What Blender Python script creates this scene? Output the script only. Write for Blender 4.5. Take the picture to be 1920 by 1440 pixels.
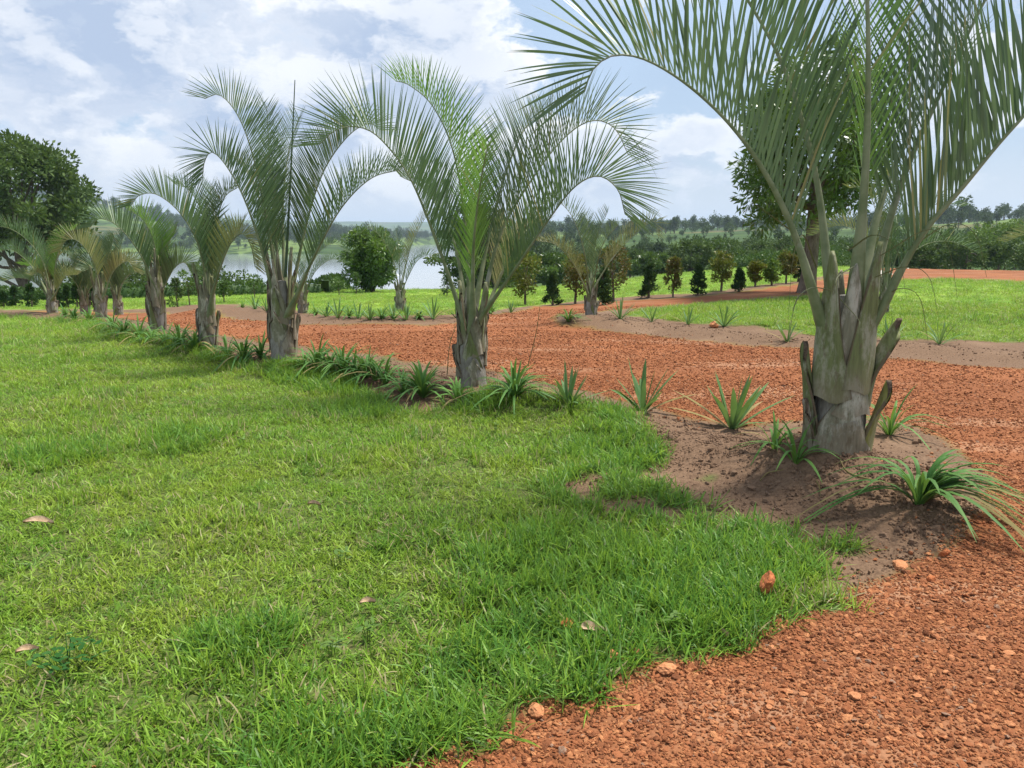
import bpy, math
import numpy as np
R = math.radians
for o in list(bpy.data.objects): bpy.data.objects.remove(o)
SC = bpy.context.scene
COL = SC.collection
rng = np.random.default_rng(7)

# ------------------------------------------------------------------ camera
FPX = 1450.0
CAMZ = 1.6
PITCH = math.atan(280 / FPX)
cam = bpy.data.cameras.new('camera')
cam.lens = 36 * FPX / 1920; cam.sensor_width = 36
cam.clip_start = 0.05; cam.clip_end = 30000
camo = bpy.data.objects.new('camera', cam); COL.objects.link(camo)
camo.location = (0, 0, CAMZ); camo.rotation_euler = (math.pi / 2 - PITCH, 0, 0)
SC.camera = camo

# ------------------------------------------------------------------ sky, sun, exposure
SUN_EL, SUN_AZ = R(66), R(62)            # azimuth from +Y towards +X
world = bpy.data.worlds.new('World'); SC.world = world; world.use_nodes = True
world.cycles.sampling_method = 'MANUAL'; world.cycles.sample_map_resolution = 256
wn = world.node_tree.nodes; wl = world.node_tree.links.new; wn.clear()
def WN(t, **k):
    n = wn.new(t)
    for a, b in k.items(): setattr(n, a, b)
    return n
def wmath(op, a, b=None, c=None, clamp=False):
    n = WN('ShaderNodeMath', operation=op, use_clamp=clamp)
    for i, v in enumerate((a, b, c)):
        if v is None: continue
        if isinstance(v, (int, float)): n.inputs[i].default_value = v
        else: wl(v, n.inputs[i])
    return n.outputs[0]
def wvec(op, a, b):
    n = WN('ShaderNodeVectorMath', operation=op)
    for i, v in enumerate((a, b)):
        if isinstance(v, tuple): n.inputs[i].default_value = v
        else: wl(v, n.inputs[i])
    return n.outputs[0]
sky = WN('ShaderNodeTexSky', sky_type='NISHITA'); sky.sun_disc = False
sky.sun_elevation = SUN_EL; sky.sun_rotation = SUN_AZ
sky.air_density = 1.0; sky.dust_density = 1.6; sky.ozone_density = 1.6
tc = WN('ShaderNodeTexCoord')
CLOUD_OFF = (9.1, 1.1, 5.1)
gen = tc.outputs['Generated']
sx = WN('ShaderNodeSeparateXYZ'); wl(gen, sx.inputs[0])
# clouds lie in layers: stretch the field more and more towards the horizon
zz = wmath('MULTIPLY', wmath('POWER', wmath('MAXIMUM', sx.outputs['Z'], 0.0), .92), 1.75)
cx = WN('ShaderNodeCombineXYZ'); wl(sx.outputs['X'], cx.inputs[0]); wl(sx.outputs['Y'], cx.inputs[1]); wl(zz, cx.inputs[2])
pv = wvec('ADD', cx.outputs[0], CLOUD_OFF)
def cloud_noise(vec, scale, detail, rough):
    n = WN('ShaderNodeTexNoise'); n.inputs['Scale'].default_value = scale
    n.inputs['Detail'].default_value = detail; n.inputs['Roughness'].default_value = rough
    wl(vec, n.inputs['Vector']); return n
def wramp(v, a, b, c=0.0, d=1.0):
    n = WN('ShaderNodeMapRange', interpolation_type='SMOOTHSTEP'); wl(v, n.inputs['Value'])
    n.inputs['From Min'].default_value = a; n.inputs['From Max'].default_value = b
    n.inputs['To Min'].default_value = c; n.inputs['To Max'].default_value = d
    return n.outputs['Result']
warp = cloud_noise(pv, 8.0, 5, .65)
pw = wvec('ADD', pv, wvec('MULTIPLY', wvec('SUBTRACT', warp.outputs['Color'], (.5, .5, .5)), (.17, .17, .17)))
def billow(vec):
    """heaped cumulus: broad field with rounded lumps"""
    a = cloud_noise(vec, 2.7, 8, .58).outputs['Fac']
    v = WN('ShaderNodeTexVoronoi', feature='F1'); v.inputs['Scale'].default_value = 7.0; v.inputs['Detail'].default_value = 2.0; v.inputs['Roughness'].default_value = .55
    wl(vec, v.inputs['Vector'])
    return wmath('SUBTRACT', a, wmath('MULTIPLY', wmath('SUBTRACT', v.outputs['Distance'], .42), .13))
n1 = billow(pw); n2 = billow(wvec('ADD', pw, (0.02, 0.0, 0.05)))
soft = cloud_noise(pv, 1.5, 3, .5).outputs['Fac']
mask = wramp(n1, .388, .472)
rel = wmath('SUBTRACT', n1, n2)
emb = wramp(rel, -.05, .09)
edge = wramp(n1, .43, .54, .34, .0)              # thin sunlit rims are brightest
b0 = wmath('ADD', wmath('MULTIPLY', emb, .62), wramp(soft, .38, .60, -.22, .22))
bright = wmath('ADD', b0, edge, clamp=True)
cc = WN('ShaderNodeMix', data_type='RGBA'); wl(bright, cc.inputs['Factor'])
cc.inputs['A'].default_value = (5.3, 6.5, 8.7, 1); cc.inputs['B'].default_value = (12.9, 12.9, 12.9, 1)
veil = WN('ShaderNodeMix', data_type='RGBA'); wl(wramp(soft, .35, .62, .55, .80), veil.inputs['Factor'])
wl(sky.outputs[0], veil.inputs['A']); veil.inputs['B'].default_value = (6.9, 8.9, 11.7, 1)
mixc = WN('ShaderNodeMix', data_type='RGBA'); wl(wmath('MULTIPLY', mask, .95), mixc.inputs['Factor'])
wl(veil.outputs['Result'], mixc.inputs['A']); wl(cc.outputs['Result'], mixc.inputs['B'])
# the air near the horizon is pale
hor = WN('ShaderNodeMix', data_type='RGBA'); wl(wramp(sx.outputs['Z'], .0, .13, .70, .0), hor.inputs['Factor'])
wl(mixc.outputs['Result'], hor.inputs['A']); hor.inputs['B'].default_value = (9.0, 9.6, 10.4, 1)
mixc = hor
bg = WN('ShaderNodeBackground'); bg.inputs['Strength'].default_value = 0.046
wl(mixc.outputs['Result'], bg.inputs['Color'])
wo = WN('ShaderNodeOutputWorld'); wl(bg.outputs[0], wo.inputs['Surface'])

sun = bpy.data.lights.new('sun', 'SUN'); sun.energy = 3.6; sun.angle = R(8); sun.color = (1, .95, .86)
suno = bpy.data.objects.new('sun', sun); COL.objects.link(suno)
from mathutils import Vector
sd = Vector((math.cos(SUN_EL) * math.sin(SUN_AZ), math.cos(SUN_EL) * math.cos(SUN_AZ), math.sin(SUN_EL)))
suno.rotation_euler = sd.to_track_quat('Z', 'Y').to_euler(); suno.location = (0, 0, 30)
SC.view_settings.view_transform = 'Standard'; SC.view_settings.look = 'None'
SC.view_settings.exposure = 1.0; SC.view_settings.gamma = 1
try: SC.view_settings.use_curve_mapping = False
except Exception: pass
SC.cycles.max_bounces = 4; SC.cycles.diffuse_bounces = 2; SC.cycles.transparent_max_bounces = 4

# ------------------------------------------------------------------ numpy helpers
def sstep(a, b, x):
    t = np.clip((x - a) / (b - a), 0, 1); return t * t * (3 - 2 * t)
_T = np.random.default_rng(11).random((256, 256))
def vnoise(x, y):
    xi = np.floor(x).astype(int); yi = np.floor(y).astype(int)
    fx = x - xi; fy = y - yi; fx = fx * fx * (3 - 2 * fx); fy = fy * fy * (3 - 2 * fy)
    g = lambda i, j: _T[i & 255, j & 255]
    return (g(xi, yi) * (1 - fx) + g(xi + 1, yi) * fx) * (1 - fy) + (g(xi, yi + 1) * (1 - fx) + g(xi + 1, yi + 1) * fx) * fy
def fbm(x, y, o=4):
    s = 0; a = .5; t = 0
    for k in range(o):
        s = s + a * vnoise(x * 2 ** k + 17.3 * k, y * 2 ** k + 5.1 * k); t += a; a *= .5
    return s / t
def nrm(v):
    v = np.asarray(v, float); return v / np.maximum(np.linalg.norm(v, axis=-1, keepdims=True), 1e-9)

def make_mesh(name, verts, faces, smooth=False, mats=(), mat_idx=None, attrs=None):
    """faces: (M,k) array or list of such arrays"""
    me = bpy.data.meshes.new(name)
    verts = np.asarray(verts, np.float32)
    fl = faces if isinstance(faces, list) else [faces]
    fl = [np.asarray(f, np.int32) for f in fl if len(f)]
    me.vertices.add(len(verts)); me.vertices.foreach_set('co', verts.ravel())
    li = np.concatenate([f.ravel() for f in fl]) if fl else np.zeros(0, np.int32)
    tot = np.concatenate([np.full(len(f), f.shape[1], np.int32) for f in fl]) if fl else np.zeros(0, np.int32)
    st = np.concatenate([[0], np.cumsum(tot)[:-1]]).astype(np.int32) if len(tot) else tot
    me.loops.add(len(li)); me.loops.foreach_set('vertex_index', li)
    me.polygons.add(len(tot)); me.polygons.foreach_set('loop_start', st)
    if smooth: me.polygons.foreach_set('use_smooth', np.ones(len(tot), bool))
    for m in mats: me.materials.append(m)
    if mat_idx is not None: me.polygons.foreach_set('material_index', np.asarray(mat_idx, np.int32))
    if attrs:
        for k, v in attrs.items():
            a = me.attributes.new(k, 'FLOAT', 'POINT'); a.data.foreach_set('value', np.asarray(v, np.float32))
    me.update(calc_edges=True)
    return me
def link(name, me, parent=None, loc=None):
    o = bpy.data.objects.new(name, me); COL.objects.link(o)
    if parent is not None: o.parent = parent
    if loc is not None: o.location = tuple(float(c) for c in loc)
    return o
def tag(o, label=None, cat=None, group=None, kind=None):
    if label: o['label'] = label
    if cat: o['category'] = cat
    if group: o['group'] = group
    if kind: o['kind'] = kind
    return o
class MB:
    """collects vertices and quads / tris"""
    def __init__(s): s.v = []; s.f = {3: [], 4: []}; s.n = 0; s.mi = {3: [], 4: []}
    def add(s, v, f, mi=0):
        v = np.asarray(v, float).reshape(-1, 3); f = np.asarray(f, int)
        s.v.append(v); s.f[f.shape[1]].append(f + s.n); s.mi[f.shape[1]].append(np.full(len(f), mi)); s.n += len(v)
    def mesh(s, name, mats, smooth=False):
        fl = []; mi = []
        for k in (3, 4):
            if s.f[k]: fl.append(np.concatenate(s.f[k])); mi.append(np.concatenate(s.mi[k]))
        return make_mesh(name, np.concatenate(s.v), fl, smooth, mats, np.concatenate(mi))
def spline(P, n):
    """Catmull-Rom through P resampled evenly to n points"""
    P = np.asarray(P, float); Q = np.vstack([2 * P[0] - P[1], P, 2 * P[-1] - P[-2]])
    out = []
    for i in range(len(P) - 1):
        t = np.linspace(0, 1, 24, endpoint=False)[:, None]
        a, b, c, d = Q[i:i + 4]
        out.append(.5 * (2 * b + (c - a) * t + (2 * a - 5 * b + 4 * c - d) * t ** 2 + (3 * b - a - 3 * c + d) * t ** 3))
    out = np.vstack(out + [P[-1:]])
    L = np.concatenate([[0], np.cumsum(np.linalg.norm(np.diff(out, axis=0), axis=1))])
    s = np.linspace(0, L[-1], n)
    return np.stack([np.interp(s, L, out[:, k]) for k in range(3)], 1), L[-1]
def tube(mb, P, rad, seg=7, mi=0, cap=True, squash=None, ref=None):
    """sweep; rad (n,) or scalar. squash = (n,) ratio of the second radius"""
    P = np.asarray(P, float); n = len(P); rad = np.broadcast_to(np.asarray(rad, float), (n,))
    sq = np.ones(n) if squash is None else np.broadcast_to(squash, (n,))
    T = nrm(np.gradient(P, axis=0))
    r0 = np.array([0.31, .17, .9]) if ref is None else np.asarray(ref, float)
    U = nrm(np.cross(T, r0)) if ref is None else nrm(r0 - (T @ r0)[:, None] * T)
    V = np.cross(T, U)
    a = np.linspace(0, 2 * np.pi, seg, endpoint=False)
    v = P[:, None] + rad[:, None, None] * (np.cos(a)[None, :, None] * U[:, None] + (np.sin(a)[None, :] * sq[:, None])[..., None] * V[:, None])
    i = np.arange(n - 1)[:, None] * seg; j = np.arange(seg)[None]; k = (j + 1) % seg
    f = np.stack([i + j, i + k, i + seg + k, i + seg + j], -1).reshape(-1, 4)
    mb.add(v.reshape(-1, 3), f, mi)
    if cap:
        e = np.vstack([v[-1], P[-1:] + T[-1:] * rad[-1] * .2])
        mb.add(e, np.stack([np.arange(seg), (np.arange(seg) + 1) % seg, np.full(seg, seg)], 1), mi)
def strips(B, D, L, W, droop, width_vec, nseg=4, prof=None, fold=0.0, down=(0, 0, -1)):
    """many tapering blades at once. B,D,width_vec (n,3); L,W,droop (n,)"""
    n = len(B); s = np.linspace(0, 1, nseg + 1)
    if prof is None: prof = np.interp(s, [0, .25, .7, 1], [.55, 1, .7, .04])
    dn = np.asarray(down, float)
    C = B[:, None] + D[:, None] * (L[:, None] * s)[..., None] + dn * (L * droop)[:, None, None] * (s ** 2)[None, :, None]
    w = (W[:, None] * prof[None] * .5)[..., None] * width_vec[:, None]
    V = np.stack([C - w, C + w], 2)
    b = (np.arange(n) * (nseg + 1) * 2)[:, None]; i = np.arange(nseg)[None] * 2
    f = np.stack([b + i, b + i + 1, b + i + 3, b + i + 2], -1).reshape(-1, 4)
    return V.reshape(-1, 3), f
def leaves(P, Dr, L, W, rg):
    """diamond-shaped leaves: P base points, Dr directions"""
    n = len(P); side = nrm(np.cross(Dr, rg.normal(size=(n, 3))))
    nn = np.cross(side, Dr)
    L = np.broadcast_to(L, (n,))[:, None]; W = np.broadcast_to(W, (n,))[:, None]
    V = np.stack([P, P + Dr * L * .45 + side * W * .5 + nn * W * .12, P + Dr * L, P + Dr * L * .45 - side * W * .5 + nn * W * .12], 1)
    return V.reshape(-1, 3), np.arange(n * 4).reshape(-1, 4)

# ------------------------------------------------------------------ photo measurements -> ground
CT, ST = math.cos(PITCH), math.sin(PITCH)
def ray(u, v):
    x = (u - 960) / FPX; y = -(v - 720) / FPX
    return np.array([x, CT + y * ST, -ST + y * CT])
def at(u, v, Y):
    d = ray(u, v); return np.array([0, 0, CAMZ]) + d * (Y / d[1])
LAKE_Z = -12.0
def zbase(x, y):
    """broad lie of the land: level garden, falling to the lake ahead and left, hills beyond"""
    x = np.asarray(x, float); y = np.asarray(y, float)
    az = x / np.maximum(y, .5); r = np.hypot(x, y) * np.where(y < 0, 0, 1)
    s = .047 - .043 * sstep(-.04, .37, az)
    e = np.clip(r - 13, 0, 60)
    z = -s * e * sstep(0, 6, e)
    lake = 1 - sstep(-.12, .04, az)                     # 1 over the lake side
    far = np.maximum(r - 46, 0)
    zl = np.maximum(z - .20 * far, -15.5)
    zr = z - .045 * np.minimum(far, 90) - 0.0 * far
    # right-hand hill
    ridge = 2.5 + 5.5 * sstep(.1, .42, az) + 2 * np.sin(az * 9 + 1.0)
    zr = zr + (ridge + 5) * sstep(120, 560, r)
    z = np.where(r > 46, zl * lake + zr * (1 - lake), z)
    # far shore and hills behind the water
    shore = 640 - 110 * sstep(-.6, -.3, az) + 560 * sstep(-.22, -.09, az)
    hl = 72 * (1 - sstep(-.62, -.26, az)) + 5 * sstep(-.36, -.2, az)
    z = z + lake * (14.5 * sstep(shore, shore + 90, r) * 0.45 + 8 * sstep(shore, shore + 200, r) * .6 + hl * sstep(shore + 60, shore + 900, r))
    z = z + (66 + 9 * np.sin(az * 5 + 2.2) + 6 * np.sin(az * 13)) * sstep(2400, 4600, r)
    z = z + np.where(r > 200, (fbm(x / 160 + 9, y / 160 + 4, 4) - .5) * 12 * sstep(200, 700, r) * np.where(z < -11, 0, 1), 0)
    return z
def px(u, v, dz=0.0):
    """ground point seen at a photo pixel"""
    d = ray(u, v); lo, hi = 0.3, 400.0
    f = lambda t: CAMZ + d[2] * t - (float(zbase(d[0] * t, d[1] * t)) + dz)
    ts = np.concatenate([np.linspace(.3, 60, 400), np.linspace(60, 400, 200)])
    for a, b in zip(ts[:-1], ts[1:]):
        if f(b) < 0: lo, hi = a, b; break
    for _ in range(30):
        m = .5 * (lo + hi)
        if f(m) > 0: lo = m
        else: hi = m
    return np.array([d[0] * hi, d[1] * hi])
class Wp(tuple): pass
def poly(pts): return np.array([p if isinstance(p, Wp) else px(*p) for p in pts], float)
EDGE_A = [(640,1460),(700,1428),(790,1402),(890,1392),(950,1358),(1000,1308),(1090,1292),(1180,1250),(1290,1238),(1390,1200),(1425,1150),(1500,1148),(1565,1150)]
LAWN_A = poly([Wp((-6,.3)), Wp((-1.0,.3))] + EDGE_A + [(1552,1095),(1525,1040),(1475,992),(1390,985),(1345,965),(1290,985),(1255,1000),(1225,968),(1130,962),(1062,942),(1052,908),(1110,892),(1240,888),(1255,862),(1205,822),(1140,788),(1060,772),(960,757),(900,748),(850,755),(800,772),(755,762),(700,738),(640,712),(560,698),(480,690),(420,674),(350,656),(270,641),(190,617),(110,604),(0,594),(-300,590), Wp((-34,18)), Wp((-20,6))])
GRAVEL = poly([Wp((3.6,.3)), Wp((-1.0,.3))] + EDGE_A + [(1590,1112),(1660,1098),(1740,1065),(1800,1025),(1842,965),(1850,895),(1790,832),(1700,792),(1640,778),(1480,790),(1400,800),(1300,790),(1240,768),(1180,760),(1090,735),(1000,715),(900,692),(800,687),(690,667),(600,656),(500,645),(420,631),(340,618),(280,606),(200,594),(60,590),(60,584),(200,585),(300,588),(400,593),(480,600),(560,608),(640,610),(720,608),(800,612),(870,603),(930,592),(1010,578),(1090,570),(1200,562),(1300,556),(1400,545),(1500,533),(1560,520),(1640,506),(1700,500),(1800,496),(1960,494),(2500,492),(2500,532),(1960,531),(1850,523),(1760,520),(1690,525),(1600,541),(1500,553),(1400,561),(1300,568),(1200,577),(1120,583),(1062,590),(1040,605),(1060,614),(1160,622),(1300,638),(1500,655),(1700,674),(1920,694),(2500,760), Wp((9,4))])
ISLAND = poly([(1175,592),(1300,606),(1420,612),(1540,628),(1700,636),(1920,642),(2500,670),(2500,537),(1960,534),(1850,526),(1760,523),(1690,529),(1600,544),(1500,557),(1400,565),(1300,572),(1200,581)])
LAWN_B = poly([(-300,584),(60,580),(200,580),(300,578),(350,572),(440,569),(520,577),(600,588),(700,597),(800,597),(870,592),(930,583),(1010,572),(1090,563),(1200,556),(1300,550),(1400,539),(1500,527),(1560,514),(1640,502),(1700,497),(1960,491),(2500,489)] + [Wp((90,50)), Wp((90,90)), Wp((-90,90)), Wp((-60,18))])
def sdist(x, y, P):
    """signed distance, positive inside"""
    d2 = np.full(x.shape, 1e9); ins = np.zeros(x.shape, bool)
    for (x0, y0), (x1, y1) in zip(P, np.roll(P, -1, 0)):
        dx, dy = x1 - x0, y1 - y0
        t = np.clip(((x - x0) * dx + (y - y0) * dy) / (dx * dx + dy * dy + 1e-12), 0, 1)
        d2 = np.minimum(d2, (x - x0 - t * dx) ** 2 + (y - y0 - t * dy) ** 2)
        c = ((y0 > y) != (y1 > y)); xi = x0 + (y - y0) * dx / (dy if dy else 1e-12)
        ins ^= c & (x < xi)
    return np.where(ins, 1, -1) * np.sqrt(d2)
def linedist(x, y, P):
    d2 = np.full(x.shape, 1e9)
    for (x0, y0), (x1, y1) in zip(P[:-1], P[1:]):
        dx, dy = x1 - x0, y1 - y0
        t = np.clip(((x - x0) * dx + (y - y0) * dy) / (dx * dx + dy * dy + 1e-12), 0, 1)
        d2 = np.minimum(d2, (x - x0 - t * dx) ** 2 + (y - y0 - t * dy) ** 2)
    return np.sqrt(d2)
# palm feet (photo pixels) -> ground
ROW = [px(1566,834,.24), px(886,716,.12), px(533,670,.1), px(392,650,.1), px(297,622,.08), px(190,601,.06), px(100,589,.05), px(62,591,.05), px(20,592,.05)]
BERM_A = np.array([px(1745,955,.1)] + ROW[:7] + [px(-200,585)])
BERM_B = poly([(1060,602),(1110,598),(1300,625),(1500,643),(1700,656),(1920,668),(2500,710)])
BERM_C = poly([(340,586),(430,580),(560,597),(700,601),(860,597),(1000,578)])
BACK_R = px(1108,588,.2); PILE = px(400,585,.1)
CLUMPS = [(px(u, v), s) for u, v, s in ((1275,945,.10),(1315,950,.07),(1595,1028,.09),(1215,925,.12),(1140,928,.07),(1170,905,.06),(1075,960,.1),(1330,900,.03),(1300,1010,.12))]
def classes(x, y):
    j = (fbm(x * 2.3, y * 2.3, 4) - .5) * np.clip(np.hypot(x, y) * .055, .22, .5)
    j = j + (fbm(x * 9 + 3, y * 9, 2) - .5) * .10
    A = sdist(x, y, LAWN_A) + j; I = sdist(x, y, ISLAND) + j * .7; B = sdist(x, y, LAWN_B) + j * .6
    for c_, s_ in CLUMPS: A = np.maximum(A, s_ - np.hypot(x - c_[0], y - c_[1]) + j * .8)
    G = sdist(x, y, GRAVEL) - j * .7
    lawn = np.maximum(np.maximum(sstep(-.05, .07, A), sstep(-.06, .08, I)), sstep(-.08, .1, B))
    gr = sstep(-.07, .07, G) * (1 - lawn)
    return lawn, gr, A
def H(x, y, fine=True):
    x = np.asarray(x, float); y = np.asarray(y, float)
    z = zbase(x, y)
    r = np.hypot(x, y); near = 1 - sstep(40, 55, r)
    b = .11 * np.exp(-(linedist(x, y, BERM_A) / .42) ** 2) + .13 * np.exp(-((x - ROW[0][0]) ** 2 + (y - ROW[0][1] - .05) ** 2) / .62 ** 2)
    b = b + .05 * np.exp(-((x - ROW[0][0]) ** 2 + (y - ROW[0][1]) ** 2) / .27 ** 2)
    b = b + .08 * np.exp(-(linedist(x, y, BERM_B) / .4) ** 2) + .18 * np.exp(-((x - BACK_R[0]) ** 2 + (y - BACK_R[1]) ** 2) / .6 ** 2)
    b = b + .06 * np.exp(-(linedist(x, y, BERM_C) / .4) ** 2) + .22 * np.exp(-((x - PILE[0]) ** 2 / 1.0 + (y - PILE[1]) ** 2 / .5))
    hump = px_hump
    b = b + .06 * np.exp(-((x - hump[0]) ** 2 / 3.0 ** 2 + (y - hump[1]) ** 2 / 2.6 ** 2))
    b = b * (.75 + .5 * fbm(x * 2.2, y * 2.2, 3))
    z = z + near * b + near * (fbm(x * .7 + 3, y * .7, 3) - .5) * .07
    if fine: z = z + near * (fbm(x * 6, y * 6, 4) - .5) * .022
    return z
px_hump = px(1720, 535)
def ground(u, v, dz=0.0):
    """real ground point (with banks) that appears at the pixel"""
    d = ray(u, v); t = np.concatenate([np.linspace(1, 12, 1400), np.linspace(12, 60, 1600)])
    z = H(d[0] * t, d[1] * t); i = int(np.argmax(CAMZ + d[2] * t < z)); return np.array([d[0] * t[i], d[1] * t[i], z[i]])
def z_at(x, y): return float(H(np.array([x]), np.array([y]))[0])

# ------------------------------------------------------------------ materials
class NT:
    def __init__(s, name):
        s.m = bpy.data.materials.new(name); s.m.use_nodes = True
        s.t = s.m.node_tree; s.t.nodes.clear()
        s.out = s.n('ShaderNodeOutputMaterial')
    def n(s, t, **k):
        q = s.t.nodes.new(t)
        for a, b in k.items(): setattr(q, a, b)
        return q
    def set(s, sock, v):
        if hasattr(v, 'links') or isinstance(v, bpy.types.NodeSocket): s.t.links.new(v, sock)
        elif isinstance(v, (tuple, list)) and len(v) == 3 and sock.type == 'RGBA': sock.default_value = (*v, 1)
        else: sock.default_value = v
    def math(s, op, a, b=0.0, clamp=False):
        q = s.n('ShaderNodeMath', operation=op, use_clamp=clamp); s.set(q.inputs[0], a); s.set(q.inputs[1], b); return q.outputs[0]
    def mix(s, f, a, b, blend='MIX'):
        q = s.n('ShaderNodeMix', data_type='RGBA', blend_type=blend)
        s.set(q.inputs['Factor'], f); s.set(q.inputs['A'], a); s.set(q.inputs['B'], b); return q.outputs['Result']
    def ramp(s, v, a, b, c=0.0, d=1.0):
        q = s.n('ShaderNodeMapRange', interpolation_type='SMOOTHSTEP'); s.set(q.inputs['Value'], v)
        for k, w in zip(('From Min', 'From Max', 'To Min', 'To Max'), (a, b, c, d)): q.inputs[k].default_value = w
        return q.outputs['Result']
    def noise(s, vec, scale, detail=4, rough=.55):
        q = s.n('ShaderNodeTexNoise'); s.set(q.inputs['Vector'], vec)
        q.inputs['Scale'].default_value = scale; q.inputs['Detail'].default_value = detail; q.inputs['Roughness'].default_value = rough
        return q.outputs['Fac']
    def voro(s, vec, scale, feat='F1'):
        q = s.n('ShaderNodeTexVoronoi', feature=feat); s.set(q.inputs['Vector'], vec); q.inputs['Scale'].default_value = scale; return q
    def pos(s): return s.n('ShaderNodeNewGeometry').outputs['Position']
    def obj(s): return s.n('ShaderNodeTexCoord').outputs['Object']
    def rnd(s): return s.n('ShaderNodeObjectInfo').outputs['Random']
    def attr(s, a): return s.n('ShaderNodeAttribute', attribute_name=a).outputs['Fac']
    def principled(s, col, rough=.8, spec=.3, bump=None, bstr=.4, bdist=.01):
        p = s.n('ShaderNodeBsdfPrincipled'); s.set(p.inputs['Base Color'], col); s.set(p.inputs['Roughness'], rough)
        p.inputs['Specular IOR Level'].default_value = spec
        if bump is not None:
            b = s.n('ShaderNodeBump'); b.inputs['Strength'].default_value = bstr; b.inputs['Distance'].default_value = bdist
            s.set(b.inputs['Height'], bump); s.t.links.new(b.outputs[0], p.inputs['Normal'])
        return p
    def done(s, sh): s.t.links.new(sh.outputs[0], s.out.inputs['Surface']); return s.m
    def leafy(s, col, tcol, trans=.35, rough=.5, spec=.25):
        p = s.principled(col, rough, spec); t = s.n('ShaderNodeBsdfTranslucent'); s.set(t.inputs['Color'], tcol)
        m = s.n('ShaderNodeMixShader'); m.inputs[0].default_value = trans
        s.t.links.new(p.outputs[0], m.inputs[1]); s.t.links.new(t.outputs[0], m.inputs[2])
        return s.done(m)
def leaf_mat(name, c1, c2, trans=.3, scale=1.2, rough=.5, spec=.25, c3=None, p3=.8):
    """foliage: two tones in patches and per leaf clump"""
    k = NT(name); P = k.pos()
    f = k.ramp(k.noise(P, scale, 3), .35, .65)
    col = k.mix(f, c1, c2)
    if c3 is not None:
        col = k.mix(k.ramp(k.noise(P, scale * 6 + 2, 2), p3 - .2, p3), col, c3)
    tcol = k.mix(.5, col, (.20, .30, .03))
    return k.leafy(col, tcol, trans, rough, spec)

def ground_material():
    k = NT('ground'); P = k.pos()
    g, so = k.attr('gravel'), k.attr('soil')
    # gravel
    v1 = k.voro(P, 62); v2 = k.voro(P, 24)
    big = k.noise(P, .5, 4)
    stone = k.mix(v1.outputs['Color'], (.110, .039, .015), (.32, .118, .046))
    stone = k.mix(k.ramp(v2.outputs['Distance'], .0, .55), stone, (.200, .074, .030))
    stone = k.mix(k.math('MULTIPLY', k.ramp(big, .42, .66), .38), stone, (.36, .140, .058))
    mp = k.n('ShaderNodeMapping'); mp.inputs['Rotation'].default_value = (0, 0, .55); mp.inputs['Scale'].default_value = (.35, 1.5, 1); k.t.links.new(P, mp.inputs[0])
    stone = k.mix(k.math('MULTIPLY', k.ramp(k.noise(mp.outputs[0], .8, 5, .65), .52, .68), .65), stone, (.36, .205, .122))
    # soil, with paler trodden sand
    n = k.noise(P, 26, 6, .7)
    soil = k.mix(k.ramp(k.noise(P, 45, 8, .8), .36, .64), (.095, .056, .034), (.195, .122, .075))
    soil = k.mix(k.math('MULTIPLY', k.ramp(k.noise(P, 1.1, 4), .52, .70), .35), soil, (.25, .165, .105))
    # turf: thatch and earth seen between blades
    t = k.mix(k.ramp(k.noise(P, 34, 5, .7), .35, .7), (.050, .082, .016), (.145, .160, .050))
    t = k.mix(k.ramp(k.noise(P, 8, 5, .7), .58, .74), t, (.17, .115, .062))
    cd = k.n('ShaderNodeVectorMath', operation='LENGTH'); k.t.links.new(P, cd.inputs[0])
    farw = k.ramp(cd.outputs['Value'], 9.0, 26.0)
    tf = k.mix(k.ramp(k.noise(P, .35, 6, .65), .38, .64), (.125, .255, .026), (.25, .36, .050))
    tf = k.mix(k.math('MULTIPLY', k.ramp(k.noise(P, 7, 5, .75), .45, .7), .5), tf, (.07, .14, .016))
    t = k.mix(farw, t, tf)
    col = k.mix(so, t, soil); col = k.mix(g, col, stone)
    hg = k.math('SUBTRACT', 1.0, v1.outputs['Distance'])
    hgt = k.mix(g, n, hg)
    return k.done(k.principled(col, .92, .15, hgt, .55, .012))
def terrain_material():
    k = NT('countryside'); P = k.pos()
    f = k.ramp(k.noise(P, .006, 5, .6), .4, .6)
    col = k.mix(f, (.035, .070, .020), (.085, .135, .035))
    v = k.voro(P, .011); s = k.n('ShaderNodeSeparateColor'); k.t.links.new(v.outputs['Color'], s.inputs[0])
    col = k.mix(k.math('MULTIPLY', k.ramp(s.outputs[0], .72, .76), .7), col, (.14, .20, .055))
    col = k.mix(k.math('MULTIPLY', k.ramp(s.outputs[1], .88, .90), .5), col, (.17, .12, .07))
    col = k.mix(k.ramp(k.noise(P, .05, 4), .45, .6), col, (.035, .062, .018))
    return k.done(k.principled(col, .95, .1))
M_GROUND = ground_material(); M_TERR = terrain_material()
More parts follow.
